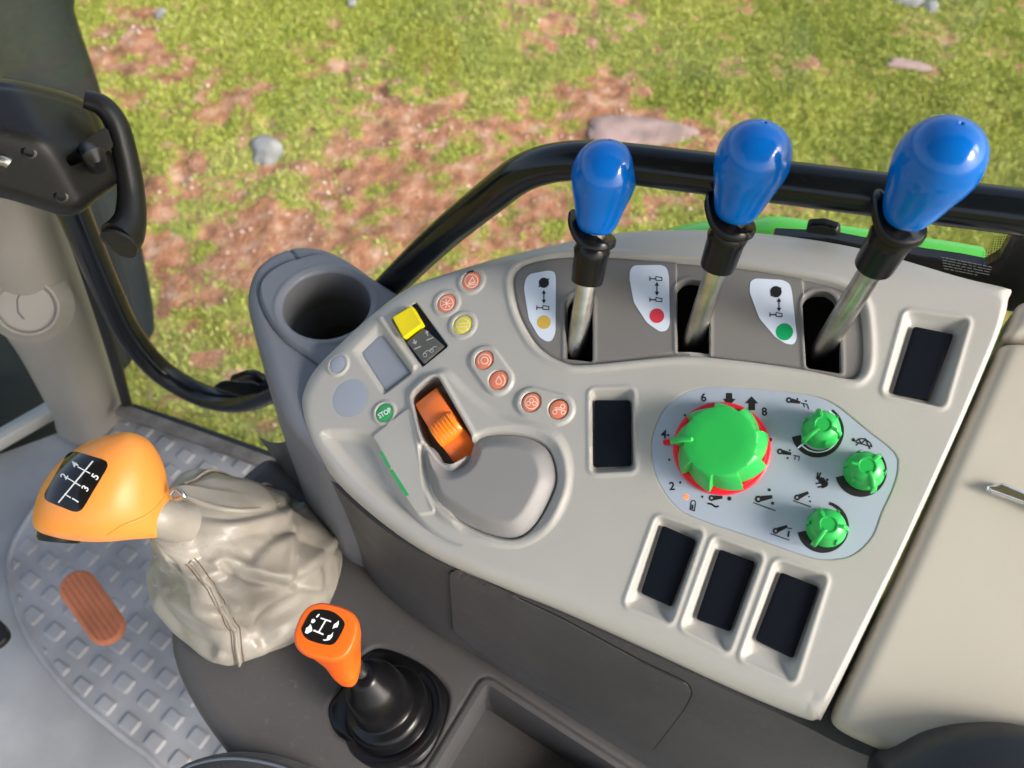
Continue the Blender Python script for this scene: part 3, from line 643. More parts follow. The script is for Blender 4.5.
PAN = hf('panel_top', PN, out, panel_h, M['panel'], CO, res=.62, holes=[shrink(lever_rc, 4.5), slotO], skirt=[(0, 3.5), (-.8, 5), (-1.5, 16)], sharp=50)
# palm rest
def palm_h(P):
    d = -sdf(palm, P); c0, c1 = PN.uv(500, 500), PN.uv(548, 500)
    return -1.2+7.0*sst(d/10)+.5*sst(d/2)
hf('palm_rest', PN, palm, palm_h, M['palm'], CO, res=.8, skirt=[(-.3, 3)])
# green strips on the wing
mk = Marks(on(PN, 1.95)); mk.poly([(379.5, 453), (382, 451), (391, 467), (388.5, 469)]); mk.poly([(389.5, 470.5), (392.5, 469), (409, 495), (405.5, 496.5)]); mk.build('green_strip', M['btng'], CO)
# pads
for i, (a, b_) in enumerate(pocks): 
    slab('blank_cover', PN, pp(b_, -3.2, 1.8), -8, -3.2, M['blank'], CO, bev=.7, res=.9)
slab('blank_display', PN, pp([(362, 353), (381, 334), (410, 373), (386, 391)], -3, .8), -4, -2.6, M['screen'], CO, bev=.3, res=.9)
# rocker switch
rsw = slab('rocker_switch', PN, pp([(391.5, 319), (415.5, 303), (447, 345.5), (422, 366)], -1, 1.5), -4, -.6, M['blank'], CO, bev=.5, res=.7)
slab('yellow_cap', PN, pp([(391.5, 317), (411.5, 305), (422.5, 323.5), (403, 338)], 5, 1.5), -1, 5, M['yellow'], rsw, bev=1.2, res=.6, dome=-.5)
gs = slab('grey_half', PN, pp([(406.7, 342), (423.6, 328), (444, 345.7), (423.6, 363.5)], 1, 1.2), -1, 1.6, M['sw'], rsw, bev=.5, res=.6)
mk = Marks(on(PN, 1.95)); mk.line([(413.5, 339.5), (415, 342)], 1.2); mk.poly([(412, 342.5), (417, 340.5), (416, 344.5)]); mk.line([(426.8, 333), (428, 335.5)], 1.2); mk.poly([(425, 333.8), (429, 332), (426.2, 330)])
for x, y in ((417.5, 348), (430, 339)): mk.line([(x-3.2, y+1.2), (x+3.2, y-1.6)], 1.2)
mk.line([(423, 354), (427, 350.5), (430, 351), (434, 346.5), (437, 347)], .8); mk.arc(425, 355, 1.5, 2.2, 0, 360, 12); mk.arc(431.5, 350.5, 1.5, 2.2, 0, 360, 12); mk.build('symbols', M['pale2'], gs)
# buttons
BL = ['orange button with lifting arrow symbol, furthest back', 'orange button with spray symbol beside the yellow rocker', 'yellow round button near the yellow rocker', 'small blank grey round plug', 'green round button reading STOP',
      'orange button with circle symbol, upper of a pair', 'orange button with drop symbol, lower of a pair', 'orange button with ringed axle symbol, left of a pair', 'orange button with axle symbol, right of a pair']
def disc_part(name, x, y, rpx, z0, z1, m, par, dome=.8, tilt=0):
    c = PN.uv(x, y, z1); r_ = rpx*float(np.linalg.norm(PN.uv(x+1, y, z1)-PN.uv(x, y, z1))); b0_ = PN.w(c[0], c[1], z0); H = (z1-z0)*1e-3; r_ *= 1e-3; dm = dome*1e-3
    prof = [(r_, 0), (r_, H-.0006-dm), (r_*.985, H-.0002-dm), (r_*.93, H-dm*.9), (r_*.75, H-dm*.5), (r_*.5, H-dm*.2), (r_*.2, H), (r_*.01, H)]
    V, F = lathe(b0_, PN.n, prof, 36); return add(name, V, F, m, par)
def icon(mk, i, x, y):
    if i == 0: mk.arc(x, y, 6, 6.9, 0, 360); mk.line([(x-3, y+3), (x+1, y-4), (x+3.5, y+1), (x-3, y+3)], 1); mk.line([(x-4, y+4.5), (x+4, y+3)], 1)
    if i == 1: mk.arc(x, y, 6, 6.9, 0, 360); [mk.line([(x, y), (x+5*math.cos(a), y+5*math.sin(a))], .8) for a in np.arange(0, 6.2, .9)]
    if i == 2: mk.arc(x, y, 6, 6.9, 0, 360); mk.line([(x-5, y-1), (x+5, y-2)], .8); mk.line([(x-5, y+2), (x+5, y+1.5)], .8)
    if i == 5: mk.arc(x, y, 3, 4, 0, 360); mk.arc(x, y, 5.8, 6.7, 150, 420)
    if i == 6: mk.line([(x, y-4.5), (x+3, y+1), (x+2, y+3.6), (x-2, y+3.6), (x-3, y+1), (x, y-4.5)], .9); mk.arc(x, y, 5.8, 6.7, -60, 60)
    if i == 7: mk.arc(x, y, 6, 6.9, 0, 360); [mk.arc(x+dx, y+dy, 1.6, 2.4, 0, 360, 10) for dx, dy in ((-3, 1), (0, -2), (3, 1))]
    if i == 8: [mk.arc(x+dx, y+dy, 1.7, 2.6, 0, 360, 10) for dx, dy in ((-4, 2.6), (4, -3), (4.5, 2.8))]; mk.line([(x-4, y-1.5), (x+3, y-1.5)], 1); mk.line([(x-4, y+.3), (x+3, y+.3)], .9)
for i, (x, y, r_, mt) in enumerate(btns):
    top = 1.6 if i >= 5 else 1.3
    o = disc_part('button', x, y, r_*1.0, -3, top, M[mt], CO); o['label'] = BL[i]
    disc_part('gap_shade', x, y, r_*1.14, -3, top-1.1, M['void'], o, .1)  # near-black ring paints the shade in the gap round the button
    if i == 3: continue
    mk = Marks(onmesh(o, .00012))
    if i == 4: mk.text('STOP', x, y, 5.0, -30, .85)
    else: icon(mk, i, x, y)
    mk.build('symbol', M['pale'] if mt != 'btng' else M['white'], o)
o = disc_part('round_plug', 350, 398, 20, -2, .2, M['btnw'], CO, .3); disc_part('gap_shade', 350, 398, 20.8, -2, -.25, M['void'], o, .05); o['label'] = 'large flat blank grey round plug'  # gap round the plug darkened the same way, by a black disc

# lever plate
sl1 = pp([(565, 303), (570, 296), (578, 292), (588, 293), (593, 300), (593, 362), (565, 359)], -2, 2)
sl2 = pp([(676, 287), (682, 281), (690, 279), (703, 281), (709, 288), (709, 356), (677, 352)], -2, 2)
sl3 = pp([(802, 303), (806, 295), (814, 291), (826, 291), (834, 296), (840, 309), (841, 374), (806, 368)], -2, 2)
lp = shrink(lever_rc, 2.2)
pB = pp([(592, 248), (676, 250), (677, 352), (592, 362)], -1.5, .6); pC = pp([(710, 252), (802, 268), (808, 368), (710, 357)], -1.5, .6)
def lp_h(P):
    d = -sdf(lp, P); H = -2.2-.8*(1-sst(d/1.6))
    for g in (pB, pC): s = sdf(g, P); H = H+1.0*sst((.4-s)/.7)
    for g in (sl1, sl2, sl3): s = sdf(g, P); H = H+.7*np.exp(-((s-1.2)/1.1)**2)
    return H
LP = hf('lever_plate', PN, lp, lp_h, M['plate'], CO, res=.7, holes=[sl1, sl2, sl3], skirt=[(0, 9)])
# dark box under the slots
bx = shrink(lever_rc, 5); hf('slot_well', PN, bx, lambda P: np.full(len(P), -30.), M['void'], CO, res=4, skirt=[(0, -25)])
bx = shrink(slotO, -1); hf('slot_well', PN, bx, lambda P: np.full(len(P), -17.), M['palm'], CO, res=2, skirt=[(0, -15)])
# stickers
om = lambda off: (lambda x, y: onLP(x, y, off))
_t = bvh_of(LP)
def onLP(x, y, off):
    d = Vector(Wd(x, y)).normalized(); h = _t.ray_cast(Vector(CAM), d); return np.array(h[0])+PN.n*off*1e-3 if h[0] else PN.P(x, y, -1.4+off)
st = [([(524, 289), (525.6, 279), (530, 274), (549, 270.5), (555, 272), (556, 278), (555.6, 333), (552, 341), (547, 342), (539, 337), (529, 320)], (544, 322.5), 6.7, 'dot_yellow', (.62, .40, .06)),
      ([(629.5, 279), (630, 270), (634, 265.5), (662, 265), (667, 268), (669, 276), (670, 324), (667, 331), (660, 332), (647, 323), (634, 303)], (657, 316), 7.3, 'dot_red', (.60, .035, .06)),
      ([(749.5, 292), (750, 282), (755, 278.5), (783, 280), (790, 284), (792, 292), (797, 338), (794, 345), (786, 344), (775, 337), (759, 318)], (784.5, 332), 8.5, 'dot_green', (.0, .33, .10))]
for i, (pl, dt, rd, nm, c) in enumerate(st):
    q_ = rnd(np.array(pl, float), 3, 3); P2, q2, BE, bv, nb = grid_trim(q_, 2.5)
    o = add('sticker', [onLP(x, y, .25) for x, y in P2], q2[:, ::-1], M['foil'], CO, smooth=False); o['label'] = 'pale blue sticker with a %s dot beside a lever slot' % nm[4:]
    mk = Marks(om(.42)); mk.disc(dt[0], dt[1], rd, 28); mk.build('coloured_dot', mat(nm, c, .45), o)
    mk = Marks(om(.42)); sx = (544, 655, 776)[i]; sy = (283, 279, 292)[i]
    def cyl(x, y):
        mk.line([(x-5, y), (x+1, y)], 1.1); mk.line([(x-5, y-2), (x-5, y+2)], 1); mk.line([(x+1, y-2.2), (x+7, y-1.2), (x+7, y+1.8), (x+1, y+1.6), (x+1, y-2.2)], .9)
    if i == 1: cyl(sx, sy); ay = 289; cyl(sx, 300)
    else:
        mk.disc(sx, sy, 5.2+i*.3, 12); mk.line([(sx-5, sy+4), (sx+5, sy-4)], 1.3); ay = (297, 0, 305)[i]; cyl(sx-2+i*.5, (308, 0, 315)[i])
    ax_ = sx+(0, 2, 3)[i]; mk.line([(ax_, ay-4), (ax_, ay+4)], 1.1); mk.poly([(ax_-2.2, ay-3), (ax_+2.2, ay-3), (ax_, ay-7)]); mk.poly([(ax_-2.2, ay+3), (ax_+2.2, ay+3), (ax_, ay+7)])
    mk.build('symbols', M['ink'], o)

# dial plate with print
DP = hf('dial_plate', PN, shrink(dial, .6), lambda P: np.full(len(P), -.2), M['dial'], CO, res=2.0, skirt=[(.2, .5)])
mk = Marks(on(PN, -.05)); T = mk.text
def z8(x, y): return 640+x/3.657, 370+y/3.655
for s, x, y in (('6', 233, 100), ('8', 455, 152), ('4', 87, 234), ('2', 117, 424)): T(s, *z8(x, y), 8.2, -4 if s != '4' else 4)
for x, y, r_ in ((248, 126, 1.2), (164, 165, 1.2), (344, 127, 1.2), (427, 174, 1.2), (475, 255, 2.2), (107, 328, 1.2), (147, 411, 1.2), (228, 463, 1.2), (327, 470, 2.1), (103, 238, 1.2), (576, 106, 1), (607, 113, 1), (548, 293, 1), (540, 322, 1.1), (473, 438, 1.6), (485, 487, 1.6), (618, 463, .9), (622, 480, 1)): mk.disc(*z8(x, y), r_, 14)
def zp(L): return [z8(*p) for p in L]
mk.poly(zp([(315, 84), (337, 84), (338, 105), (350, 106), (326, 131), (302, 105), (314, 105)]))
mk.poly(zp([(408, 96), (433, 122), (421, 123), (421, 147), (397, 147), (397, 122), (384, 121)]))
def arm(x, y, a, L=48, r_=12):         # spanner-like lift arm symbol
    x, y = z8(x, y); a = math.radians(a); L /= 3.657; r_ /= 3.657; mk.arc(x, y, r_*.42, r_, 0, 360, 16)
    c_, s_ = math.cos(a), math.sin(a); n2 = np.array([-s_, c_]); p_ = np.array([x, y]); d = np.array([c_, s_])
    mk.poly([p_+d*r_*.8+n2*r_*.8, p_+d*L+n2*r_*.45, p_+d*L-n2*r_*.45, p_+d*r_*.8-n2*r_*.8])
arm(545, 110, 12, 42, 11); arm(512, 298, 12, 42, 11); arm(433, 472, -10, 52, 13); arm(262, 468, -4, 40, 11); arm(575, 466, -24, 45, 11); arm(496, 588, -22, 46, 11)
for L in ([(415, 485), (495, 514)], [(560, 477), (625, 500)], [(478, 598), (545, 622)], [(590, 120), (612, 126), (617, 142)], [(598, 124), (602, 136)], [(562, 312), (583, 316), (580, 332)], [(568, 316), (566, 328)], [(248, 487), (262, 489), (275, 500), (287, 498)], [(540, 578), (556, 580)], [(546, 590), (542, 610)]): mk.line(zp(L), 1.0)
mk.line(zp([(248, 488), (262, 490), (275, 500), (287, 498)]), 1.8); mk.line(zp([(545, 590), (542, 608)]), 1.8)
# tortoise
tx, ty = z8(812, 266)
for a in [[(-9, -3), (-6, -1.5), (-3, -4), (3, -4), (8, 0), (10, 3.5)], [(-6, -.5), (10, 4)], [(-3, -4), (-1, 1), (4, -3.6), (6, 2.5)], [(-4, 1), (-6, 2.5)], [(7, 4), (8, 6)]]: mk.line([(tx+p[0], ty+p[1]) for p in a], 1.3)
mk.disc(tx-8.5, ty-3, 1.8, 10)
hx, hy = z8(665, 405)
for c_ in ((0, 0, 3.6), (3, 3, 3.4), (-3.6, -3, 2.2), (5.5, -1, 1.3)): mk.disc(hx+c_[0], hy+c_[1], c_[2], 14)
for a in [[(-3, -4), (-1, -8)], [(-4.5, -4), (-4, -8)], [(-1, 2), (-6, 3)], [(2, 5), (-4, 6.5)], [(4, 5.5), (0, 7)]]: mk.line([(hx+p[0], hy+p[1]) for p in a], 1.5)
# lock symbol
lx, ly = z8(195, 497); mk.arc(lx, ly-3.2, 1.8, 2.8, 180, 360, 12); mk.line([(lx-2.4, ly-3), (lx-3, ly+3.5), (lx+1, ly+5), (lx+2.2, ly-2.5)], 1.1); mk.line([(lx-.7, ly-1), (lx-1, ly+3)], 1.6)
# black quadrant bands round the small knobs
KN = [(822, 430, (-12, 170)), (864, 471, (-50, 172)), (828, 530, (-80, 168))]
k0 = [(822, 431), (864.5, 471.5), (828, 529.5)]
def band(x, y, ro, ri0, ri1, a0, a1, n=44):
    a = np.radians(np.linspace(a0, a1, n)); ri = np.linspace(ri0, ri1, n)
    mk._put([(x+ro*math.cos(t_), y+ro*math.sin(t_)) for t_ in a]+[(x+r_*math.cos(t_), y+r_*math.sin(t_)) for t_, r_ in zip(a, ri)], [(k, k+1, n+k+1, n+k) for k in range(n-1)])
band(817.5, 431, 26.5, 23.5, 17, -55, 167); band(861, 471, 26, 23, 16.5, -42, 166); band(823, 527, 26, 23, 16.5, -75, 168)
mk.build('symbols', M['ink'], DP)
mk = Marks(on(PN, .02)); mk.arc(818, 430, 21.6, 22.8, -60, 140, 40); mk.line([(806.5, 441), (798, 448)], 1.6); mk.build('scale_lines', M['foil'], DP)
mk = Marks(on(PN, -.04)); mk.disc(*z8(169, 464), 2.6, 16); mk.build('warning_light', M['led'], DP)

# console body: cup console
cupo = catm(FCUP.poly([(246, 305), (246, 284), (254, 264), (272, 250), (298, 242), (325, 245), (352, 258), (385, 282), (420, 300), (450, 330), (430, 400), (380, 470), (330, 470), (300, 440), (278, 410), (258, 350)]), 5)
tray = catm(FCUP.poly([(260, 296), (264, 280), (282, 266), (312, 257), (335, 256), (360, 271), (396, 294), (430, 330), (400, 390), (345, 385), (317, 362), (285, 340), (268, 318)]), 5)
cc = FCUP.uv(327, 306); cr = float(np.linalg.norm(FCUP.uv(371, 306)-cc))
hole = circ(cc, cr, 64)
seam = FCUP.poly([(287, 246), (289, 246), (300, 261), (298, 262)])
def cup_h(P):
    d = -sdf(cupo, P, 60); H = -12*(1-np.sqrt(np.clip(1-(1-np.clip(d/12, 0, 1))**2, 0, 1)))
    s = sdf(tray, P, 60); H += 3.6*sst((-s+.5)/2.0)-1.3*np.exp(-((s-1.0)/.9)**2)
    s = sdf(hole, P, 60); H -= 1.6*(1-np.clip(s/3.5, 0, 1))**2; H += .9*np.exp(-((s-5)/1.6)**2); H -= 2*sst((1-sdf(seam, P, 20))/1.5)
    return H
hf('cup_console', FCUP, cupo, cup_h, M['cup'], CO, res=1.2, holes=[hole], skirt=[(.3, 4), (4, 60), (7, 170)], sharp=50)
cw = FCUP.w(cc[0], cc[1], -2); rr_ = cr*1e-3
V, F = lathe(cw+[0, 0, -.082], [0, 0, 1], [(.001, .004), (rr_*.55, .004), (rr_*.82, .0045), (rr_*.86, .007), (rr_*.93, .05), (rr_*.985, .083), (rr_*1.0, .0845), (rr_*1.04, .0845), (rr_*1.04, 0), (.001, 0)], 56)
add('cup_holder', V, F, M['cupin'], CO)
# shelf
SHF = [(235, 478), (200, 500), (176, 560), (168, 618), (172, 662), (196, 712), (235, 768), (290, 860), (430, 960), (700, 960), (820, 880), (720, 800), (650, 752), (560, 695), (500, 658), (455, 632), (405, 600), (375, 560), (350, 520), (310, 480), (270, 455)]
shp = catm(FSH.poly(SHF), 5)
gait = catm(FSH.poly([(326, 706), (338, 688), (352, 665), (371, 647), (394, 648), (425, 664), (446, 684), (450, 702), (441, 732), (428, 756), (412, 767), (386, 760), (350, 744), (331, 730)]), 4)
binp = rnd(FSH.poly([(486, 683), (650, 790), (570, 900), (380, 860)]), 5)
crs = FSH.poly([(350, 545), (372, 572), (398, 606), (455, 646), (500, 672), (560, 708), (650, 765), (740, 825)])
def shelf_h(P):
    d = -sdf(shp, P, 60); H = -14*(1-np.sqrt(np.clip(1-(1-np.clip(d/16, 0, 1))**2, 0, 1)))
    H -= 3.5*sst((-sdf(gait, P)+1)/4); s = sdf(binp, P); H += 1.0*sst((6-s)/1.2)-.9*np.exp(-((s-6.5)/.9)**2)
    # raised platform under the leather boot
    a, b_ = FSH.uv(372, 578), FSH.uv(250, 700); e = norm(b_-a); sd_ = (P-a)@np.array([e[1], -e[0]])
    c_ = FSH.uv(240, 580); sg_ = np.sign((c_-a)@np.array([e[1], -e[0]])); H += 2*sst(sd_*sg_/90+.4)
    return H
hf('shelf', FSH, shp, shelf_h, M['body'], CO, res=1.6, holes=[binp], skirt=[(2, 30), (4, 260)], sharp=50)
bb = shrink(binp, 5)
hf('storage_bin', HZ(SH-.075), bb, lambda P: np.zeros(len(P)), M['body'], CO, res=5, skirt=[(6, -73)], sharp=30)
# wall between shelf and panel
top = [(296, 425), (312, 452), (340, 488), (382, 525), (434, 557), (502, 587), (562, 611), (642, 647), (722, 685), (800, 720), (850, 745), (930, 775)]
bot = [(262, 440), (300, 490), (348, 545), (382, 590), (430, 628), (478, 655), (530, 688), (590, 728), (665, 775), (760, 840), (830, 890), (900, 930)]
tw = catm([PN.P(x, y, -16)-PN.e2*.002 for x, y in top], 8, False); bw_ = catm([atz(x, y, SH+.001) for x, y in bot], 8, False)
rows = []
for s in (0, .03, .08, .15, .3, .5, .7, .85, 1.0, 1.08):
    c = []
    for a, b_ in zip(tw, bw_):
        p = a*(1-s)+b_*s; out_ = b_-a; out_[2] = 0
        # lower fillet & slight hollow
        f_ = math.sin(math.pi*min(s, 1))*.10; p = p-out_*f_; p[2] = a[2]*(1-s)+b_[2]*s if s <= 1 else b_[2]-.001; c.append(p)
    rows.append(np.array(c))
rows[-2] = rows[-2]+np.array([0, 0, .004]); rows[-1] = rows[-1]+np.array([0, 0, -.002])
nr, nc = len(rows), len(tw); V = np.concatenate(rows); F = [(i*nc+j, i*nc+j+1, (i+1)*nc+j+1, (i+1)*nc+j) for i in range(nr-1) for j in range(nc-1)]
# give the wall a back so it is a closed body
back = [PN.n*-.0+p for p in (tw+np.array([.02, .09, .0]), bw_+np.array([.02, .09, -.002]))]
V = np.concatenate([V, back[0], back[1]]); F += [((nr)*nc+j, nr*nc+j+1, j+1, j) for j in range(nc-1)]+[((nr+1)*nc+j, (nr+1)*nc+j+1, nr*nc+j+1, nr*nc+j) for j in range(nc-1)]
WALL = add('side_wall', V, F, M['body'], CO, sharp=60)
cv = [(450, 570), (462, 571), (560, 617), (640, 660), (672, 675), (688, 683), (692, 693), (684, 708), (652, 750), (560, 700), (500, 666), (454, 630)]
def patch(name, pxpoly, off, m, par, thick=.0015, res=3.5):
    P2, q2, BE, bv, nb = grid_trim(np.array(pxpoly, float), res); f_ = onmesh(WALL, off); A = np.array([f_(x, y) for x, y in P2]); f2 = onmesh(WALL, off-thick)
    Bq = np.array([f2(P2[i][0], P2[i][1]) for i in bv]); mp_ = {int(v): len(A)+i for i, v in enumerate(bv)}
    F = [tuple(f[::-1]) for f in q2]+[(int(e[0]), int(e[1]), mp_[int(e[1])], mp_[int(e[0])]) for e in BE]
    return add(name, np.concatenate([A, Bq]), F, m, par, sharp=40)
c1 = rnd(np.array(cv, float), 5); cen = c1.mean(0)
pc_ = patch('cover_panel', c1, .0014, M['body'], CO, thick=.002); 
c2 = c1+(c1-cen)/np.linalg.norm(c1-cen, axis=1)[:, None]*1.6
patch('cover_seam', c2, .0004, M['void'], pc_, thick=.001)

# ================================================================== CONTROLS ON THE CONSOLE
# big green dial
def knob_frame(x, y): c = PN.uv(x, y, 0); return c
bk = PN.uv(721, 448, .5); K0 = PN.w(bk[0], bk[1], -.1)
kb = thing('lift_dial', K0, 'large round bright green saw-edged dial over a red ring', 'dial knob')
up_, ax1 = PN.n, PN.e1
R0 = 49*MMPX*1e-3
V, F = lathe(K0, up_, [(R0, 0), (R0, .0015), (R0*.97, .0022), (R0*.93, .0022), (R0*.90, .0035), (R0*.3, .0035)], 64); rgn = add('red_ring', V, F, M['red'], kb)
f_ = MB(); 
q3 = PN.uv(667.5, 442, 1); V, F = loft([ring(PN.w(q3[0], q3[1], z), PN.e1*.0028, PN.e2*.0018, 12, 3) for z in (0, 1.2)]); add('ring_pointer', V, F, M['red'], rgn)
NT = 9; nth = 360
ph0 = math.radians(15)
def knob_ring(rb, z, saw, n=nth):
    t_ = np.arange(n)/n*2*math.pi; fr_ = ((t_-ph0)/(2*math.pi/NT)) % 1.0
    edge = np.where(fr_ > .93, 1-(fr_-.93)/.07, fr_/.93)
    rr2 = rb*(1-saw*(1-edge)); return K0+up_*z+(rr2*np.cos(t_))[:, None]*PN.e1+(rr2*np.sin(t_))[:, None]*PN.e2
rings = [knob_ring(R0*.99, .0036, .15), knob_ring(R0*.95, .0075, .16), knob_ring(R0*.91, .0115, .17), knob_ring(R0*.86, .0155, .15), knob_ring(R0*.79, .0185, .09), knob_ring(R0*.735, .0198, .03), knob_ring(R0*.68, .0203, 0), knob_ring(R0*.4, .0202, 0), knob_ring(R0*.02, .0202, 0)]
V, F = loft(rings); add('dial_cap', V, F, M['green'], kb, sharp=35)
tdir = -PN.e1*.995+PN.e2*.10; tp = np.cross(up_, tdir)
V, F = loft([ring(K0+tdir*R0*s+up_*(z+.0012), tp*wd_, up_*hh_, 12, 3) for s, z, wd_, hh_ in ((.52, .0200, .0008, .0006), (.56, .0202, .0016, .0016), (.75, .0196, .0020, .0020), (.92, .016, .0020, .0026), (1.0, .013, .0016, .003))]); add('pointer', V, F, M['green'], kb)
# small knobs
def small_knob(x, y, pang, label):
    c = PN.uv(x, y, 0); B0 = PN.w(c[0], c[1], -.1); th = thing('selector_knob', B0, label, 'knob', 'small green selector knobs on the dial plate')
    r_ = 18.5*MMPX*1e-3
    V, F = lathe(B0, PN.n, [(r_, 0), (r_, .002), (r_*.97, .0028), (r_*.93, .0035), (r_*.90, .009), (r_*.84, .0125), (r_*.72, .0148), (r_*.5, .0158), (r_*.46, .0161), (r_*.40, .0161), (r_*.37, .0156), (r_*.02, .0157)], 48)
    add('knob_body', V, F, M['green'], th)
    m_ = MB()
    for k_, (da, l0, l1, wd_) in enumerate([(0, .3, 1.22, .0016), (118, .42, 1.02, .0013), (-118, .42, 1.02, .0013), (62, .9, .99, .0010), (-62, .9, .99, .0010), (180, .9, .99, .001)]):
        a = math.radians(pang+da); d = math.cos(a)*PN.e1+math.sin(a)*PN.e2; tq = np.cross(PN.n, d)
        sec = [(l0, .0150, .0012), ((l0+l1)/2, .0138, .0028), (l1-.1, .010, .004), (l1, .006, .0045)] if k_ < 3 else [(l0, .013, .001), (.95, .009, .003), (l1, .006, .0042)]
        V, F = loft([ring(B0+d*r_*s+PN.n*z, tq*wd_, PN.n*hh_, 10, 3) for s, z, hh_ in sec]); m_.put(V, F)
    m_.build('pointer', M['green'], th)
small_knob(821, 431, -147, 'green selector knob nearest the lever slots, with a ringed black scale')
small_knob(863.5, 471.5, -78, 'green selector knob between tortoise and hare symbols')
small_knob(826, 528, -130, 'green selector knob lowest on the pale dial plate')
# thumb rocker (orange)
rk = thing('thumb_rocker', PN.P(446, 430, -12), 'orange ribbed thumb rocker sunk in front of the grey palm rest', 'rocker')
rks = [PN.uv(427, 399, 0), PN.uv(462, 452, 0)]; rd_ = norm(rks[1]-rks[0]); rpv = np.array([-rd_[1], rd_[0]]); Lr = np.linalg.norm(rks[1]-rks[0]); wr = float(np.linalg.norm(PN.uv(421, 411, 0)-PN.uv(446, 395, 0)))/2*.93
def rk_ring(s, zt, wmul=1.0):
    c = rks[0]+rd_*s*Lr; c3 = PN.w(c[0], c[1], 0); pv = PN.e1*rpv[0]+PN.e2*rpv[1]
    return [c3+pv*wr*wmul*1e-3*a+PN.n*z*1e-3 for a, z in ((-1, -15), (-1, zt-1.2), (-.86, zt-.1), (0, zt+.1), (.86, zt-.1), (1, zt-1.2), (1, -15))]
prof = [(-.10, -4), (-.05, -1), (.1, 1.2), (.3, 2.8), (.42, 2.9), (.5, 2.3), (.6, 1.0), (.8, -2), (.98, -6), (1.1, -9)]
V, F = loft([np.array(rk_ring(s, z)) for s, z in prof]); add('rocker_body', V, F, M['rocker2'], rk, sharp=40)
tr = MB()
prof = [(.40, -3), (.42, 4.0), (.46, 6.4), (.52, 7.4), (.60, 7.1), (.68, 5.7), (.74, 3.0), (.76, -3)]
off = PN.uv(441, 424, 4)-(rks[0]+rd_*.5*Lr)
V, F = loft([np.array(rk_ring(s, z, .97)) for s, z in prof]); tr.put(V, F)
for a in np.linspace(-.7, .7, 6):
    pv = PN.e1*rpv[0]+PN.e2*rpv[1]; pts = []
    for s, z in prof[1:-1]: c = rks[0]+rd_*s*Lr; pts.append(PN.w(c[0], c[1], z+.15)+pv*wr*1e-3*a*.97)
    V, F = tube(pts, .00055, 8, 2); tr.put(V, F)
tr.build('ribbed_grip', M['rocker'], rk, sharp=40)

# hydraulic levers
KS = .80
def lever(bpx, tpx, wpx, yaw, lab, real=.040):
    B0 = PN.P(bpx[0], bpx[1], -14); T0 = atd(tpx[0], tpx[1], real*FPX/wpx); d = norm(T0-B0); L = np.linalg.norm(T0-B0)
    th = thing('hydraulic_lever', B0, lab, 'lever', 'blue-knobbed hydraulic levers'); r_ = real/2; s = real/.040
    # knob centre of fattest part is T0; knob spans T0-0.040..T0+0.022
    prof = [(.0060, 0), (.0098, .015), (.0118, .06), (.0140, .17), (.0164, .33), (.0188, .47), (.0199, .57), (.0200, .64), (.0193, .73), (.0175, .82), (.0148, .89), (.0112, .945), (.0070, .98), (.0040, .993), (.0014, 1.0), (.0008, .985), (.0002, .98)]
    KL = .0565; P_ = catm(prof[:-2], 3, False); P_ = [(a*s, (-.0325+h*KL)*s) for a, h in P_]+[(a*s, (-.0325+h*KL)*s) for a, h in prof[-2:]]
    V, F = lathe(T0, d, P_, 48); add('knob', V, F, M['blue'], th)
    k_ = T0-d*.0325*s
    V, F = lathe(k_-d*.009, d, [(.0080*s, 0), (.0080*s, .012)], 24); add('ferrule', V, F, M['brass'], th)
    V, F = lathe(k_-d*.034*s, d, [(.0090*s, 0), (.0102*s, .0005), (.0105*s, .003), (.0110*s, .018*s), (.0118*s, .022*s), (.0104*s, .0255*s), (.009*s, .0255*s)], 40); rs2 = add('rubber_sleeve', V, F, M['rubber'], th)
    # D-shaped collar plate with a raised ear
    a, b_ = perp(d, (0, 1, 0)); ea = math.cos(yaw)*a+math.sin(yaw)*b_; eb = np.cross(d, ea); cc_ = k_-d*.0055*s; rg = []
    for zz, sc in ((-.003, .9), (-.0015, 1), (.0015, 1), (.003, .93)):
        t_ = np.arange(40)/40*2*math.pi; rr3 = (.0142+.0045*np.exp(-((np.angle(np.exp(1j*t_)))/.7)**2))*s*sc; lift = .013*np.exp(-((np.angle(np.exp(1j*t_)))/.75)**2)*s
        rg.append(cc_+np.outer(rr3*np.cos(t_), ea)+np.outer(rr3*np.sin(t_), eb)+np.outer(zz+lift, d))
    V, F = loft(rg); add('collar', V, F, M['rubber'], th)
    V, F = tube([B0-d*.012, B0+(k_-B0)*.5, k_-d*.02], [.0068, .0066, .0062], 24, 4); add('shaft', V, F, M['steel'], th)
lever((576, 347), (603.5, 180), 66, 2.7, 'shortest upright lever with blue knob, by the yellow dot sticker')
lever((693, 340), (751, 165), 74, 2.7, 'middle blue-knobbed lever, beside the red dot sticker')
lever((822, 350), (935, 167), 85, 2.7, 'blue-knobbed lever with the biggest knob, right of the green dot sticker')

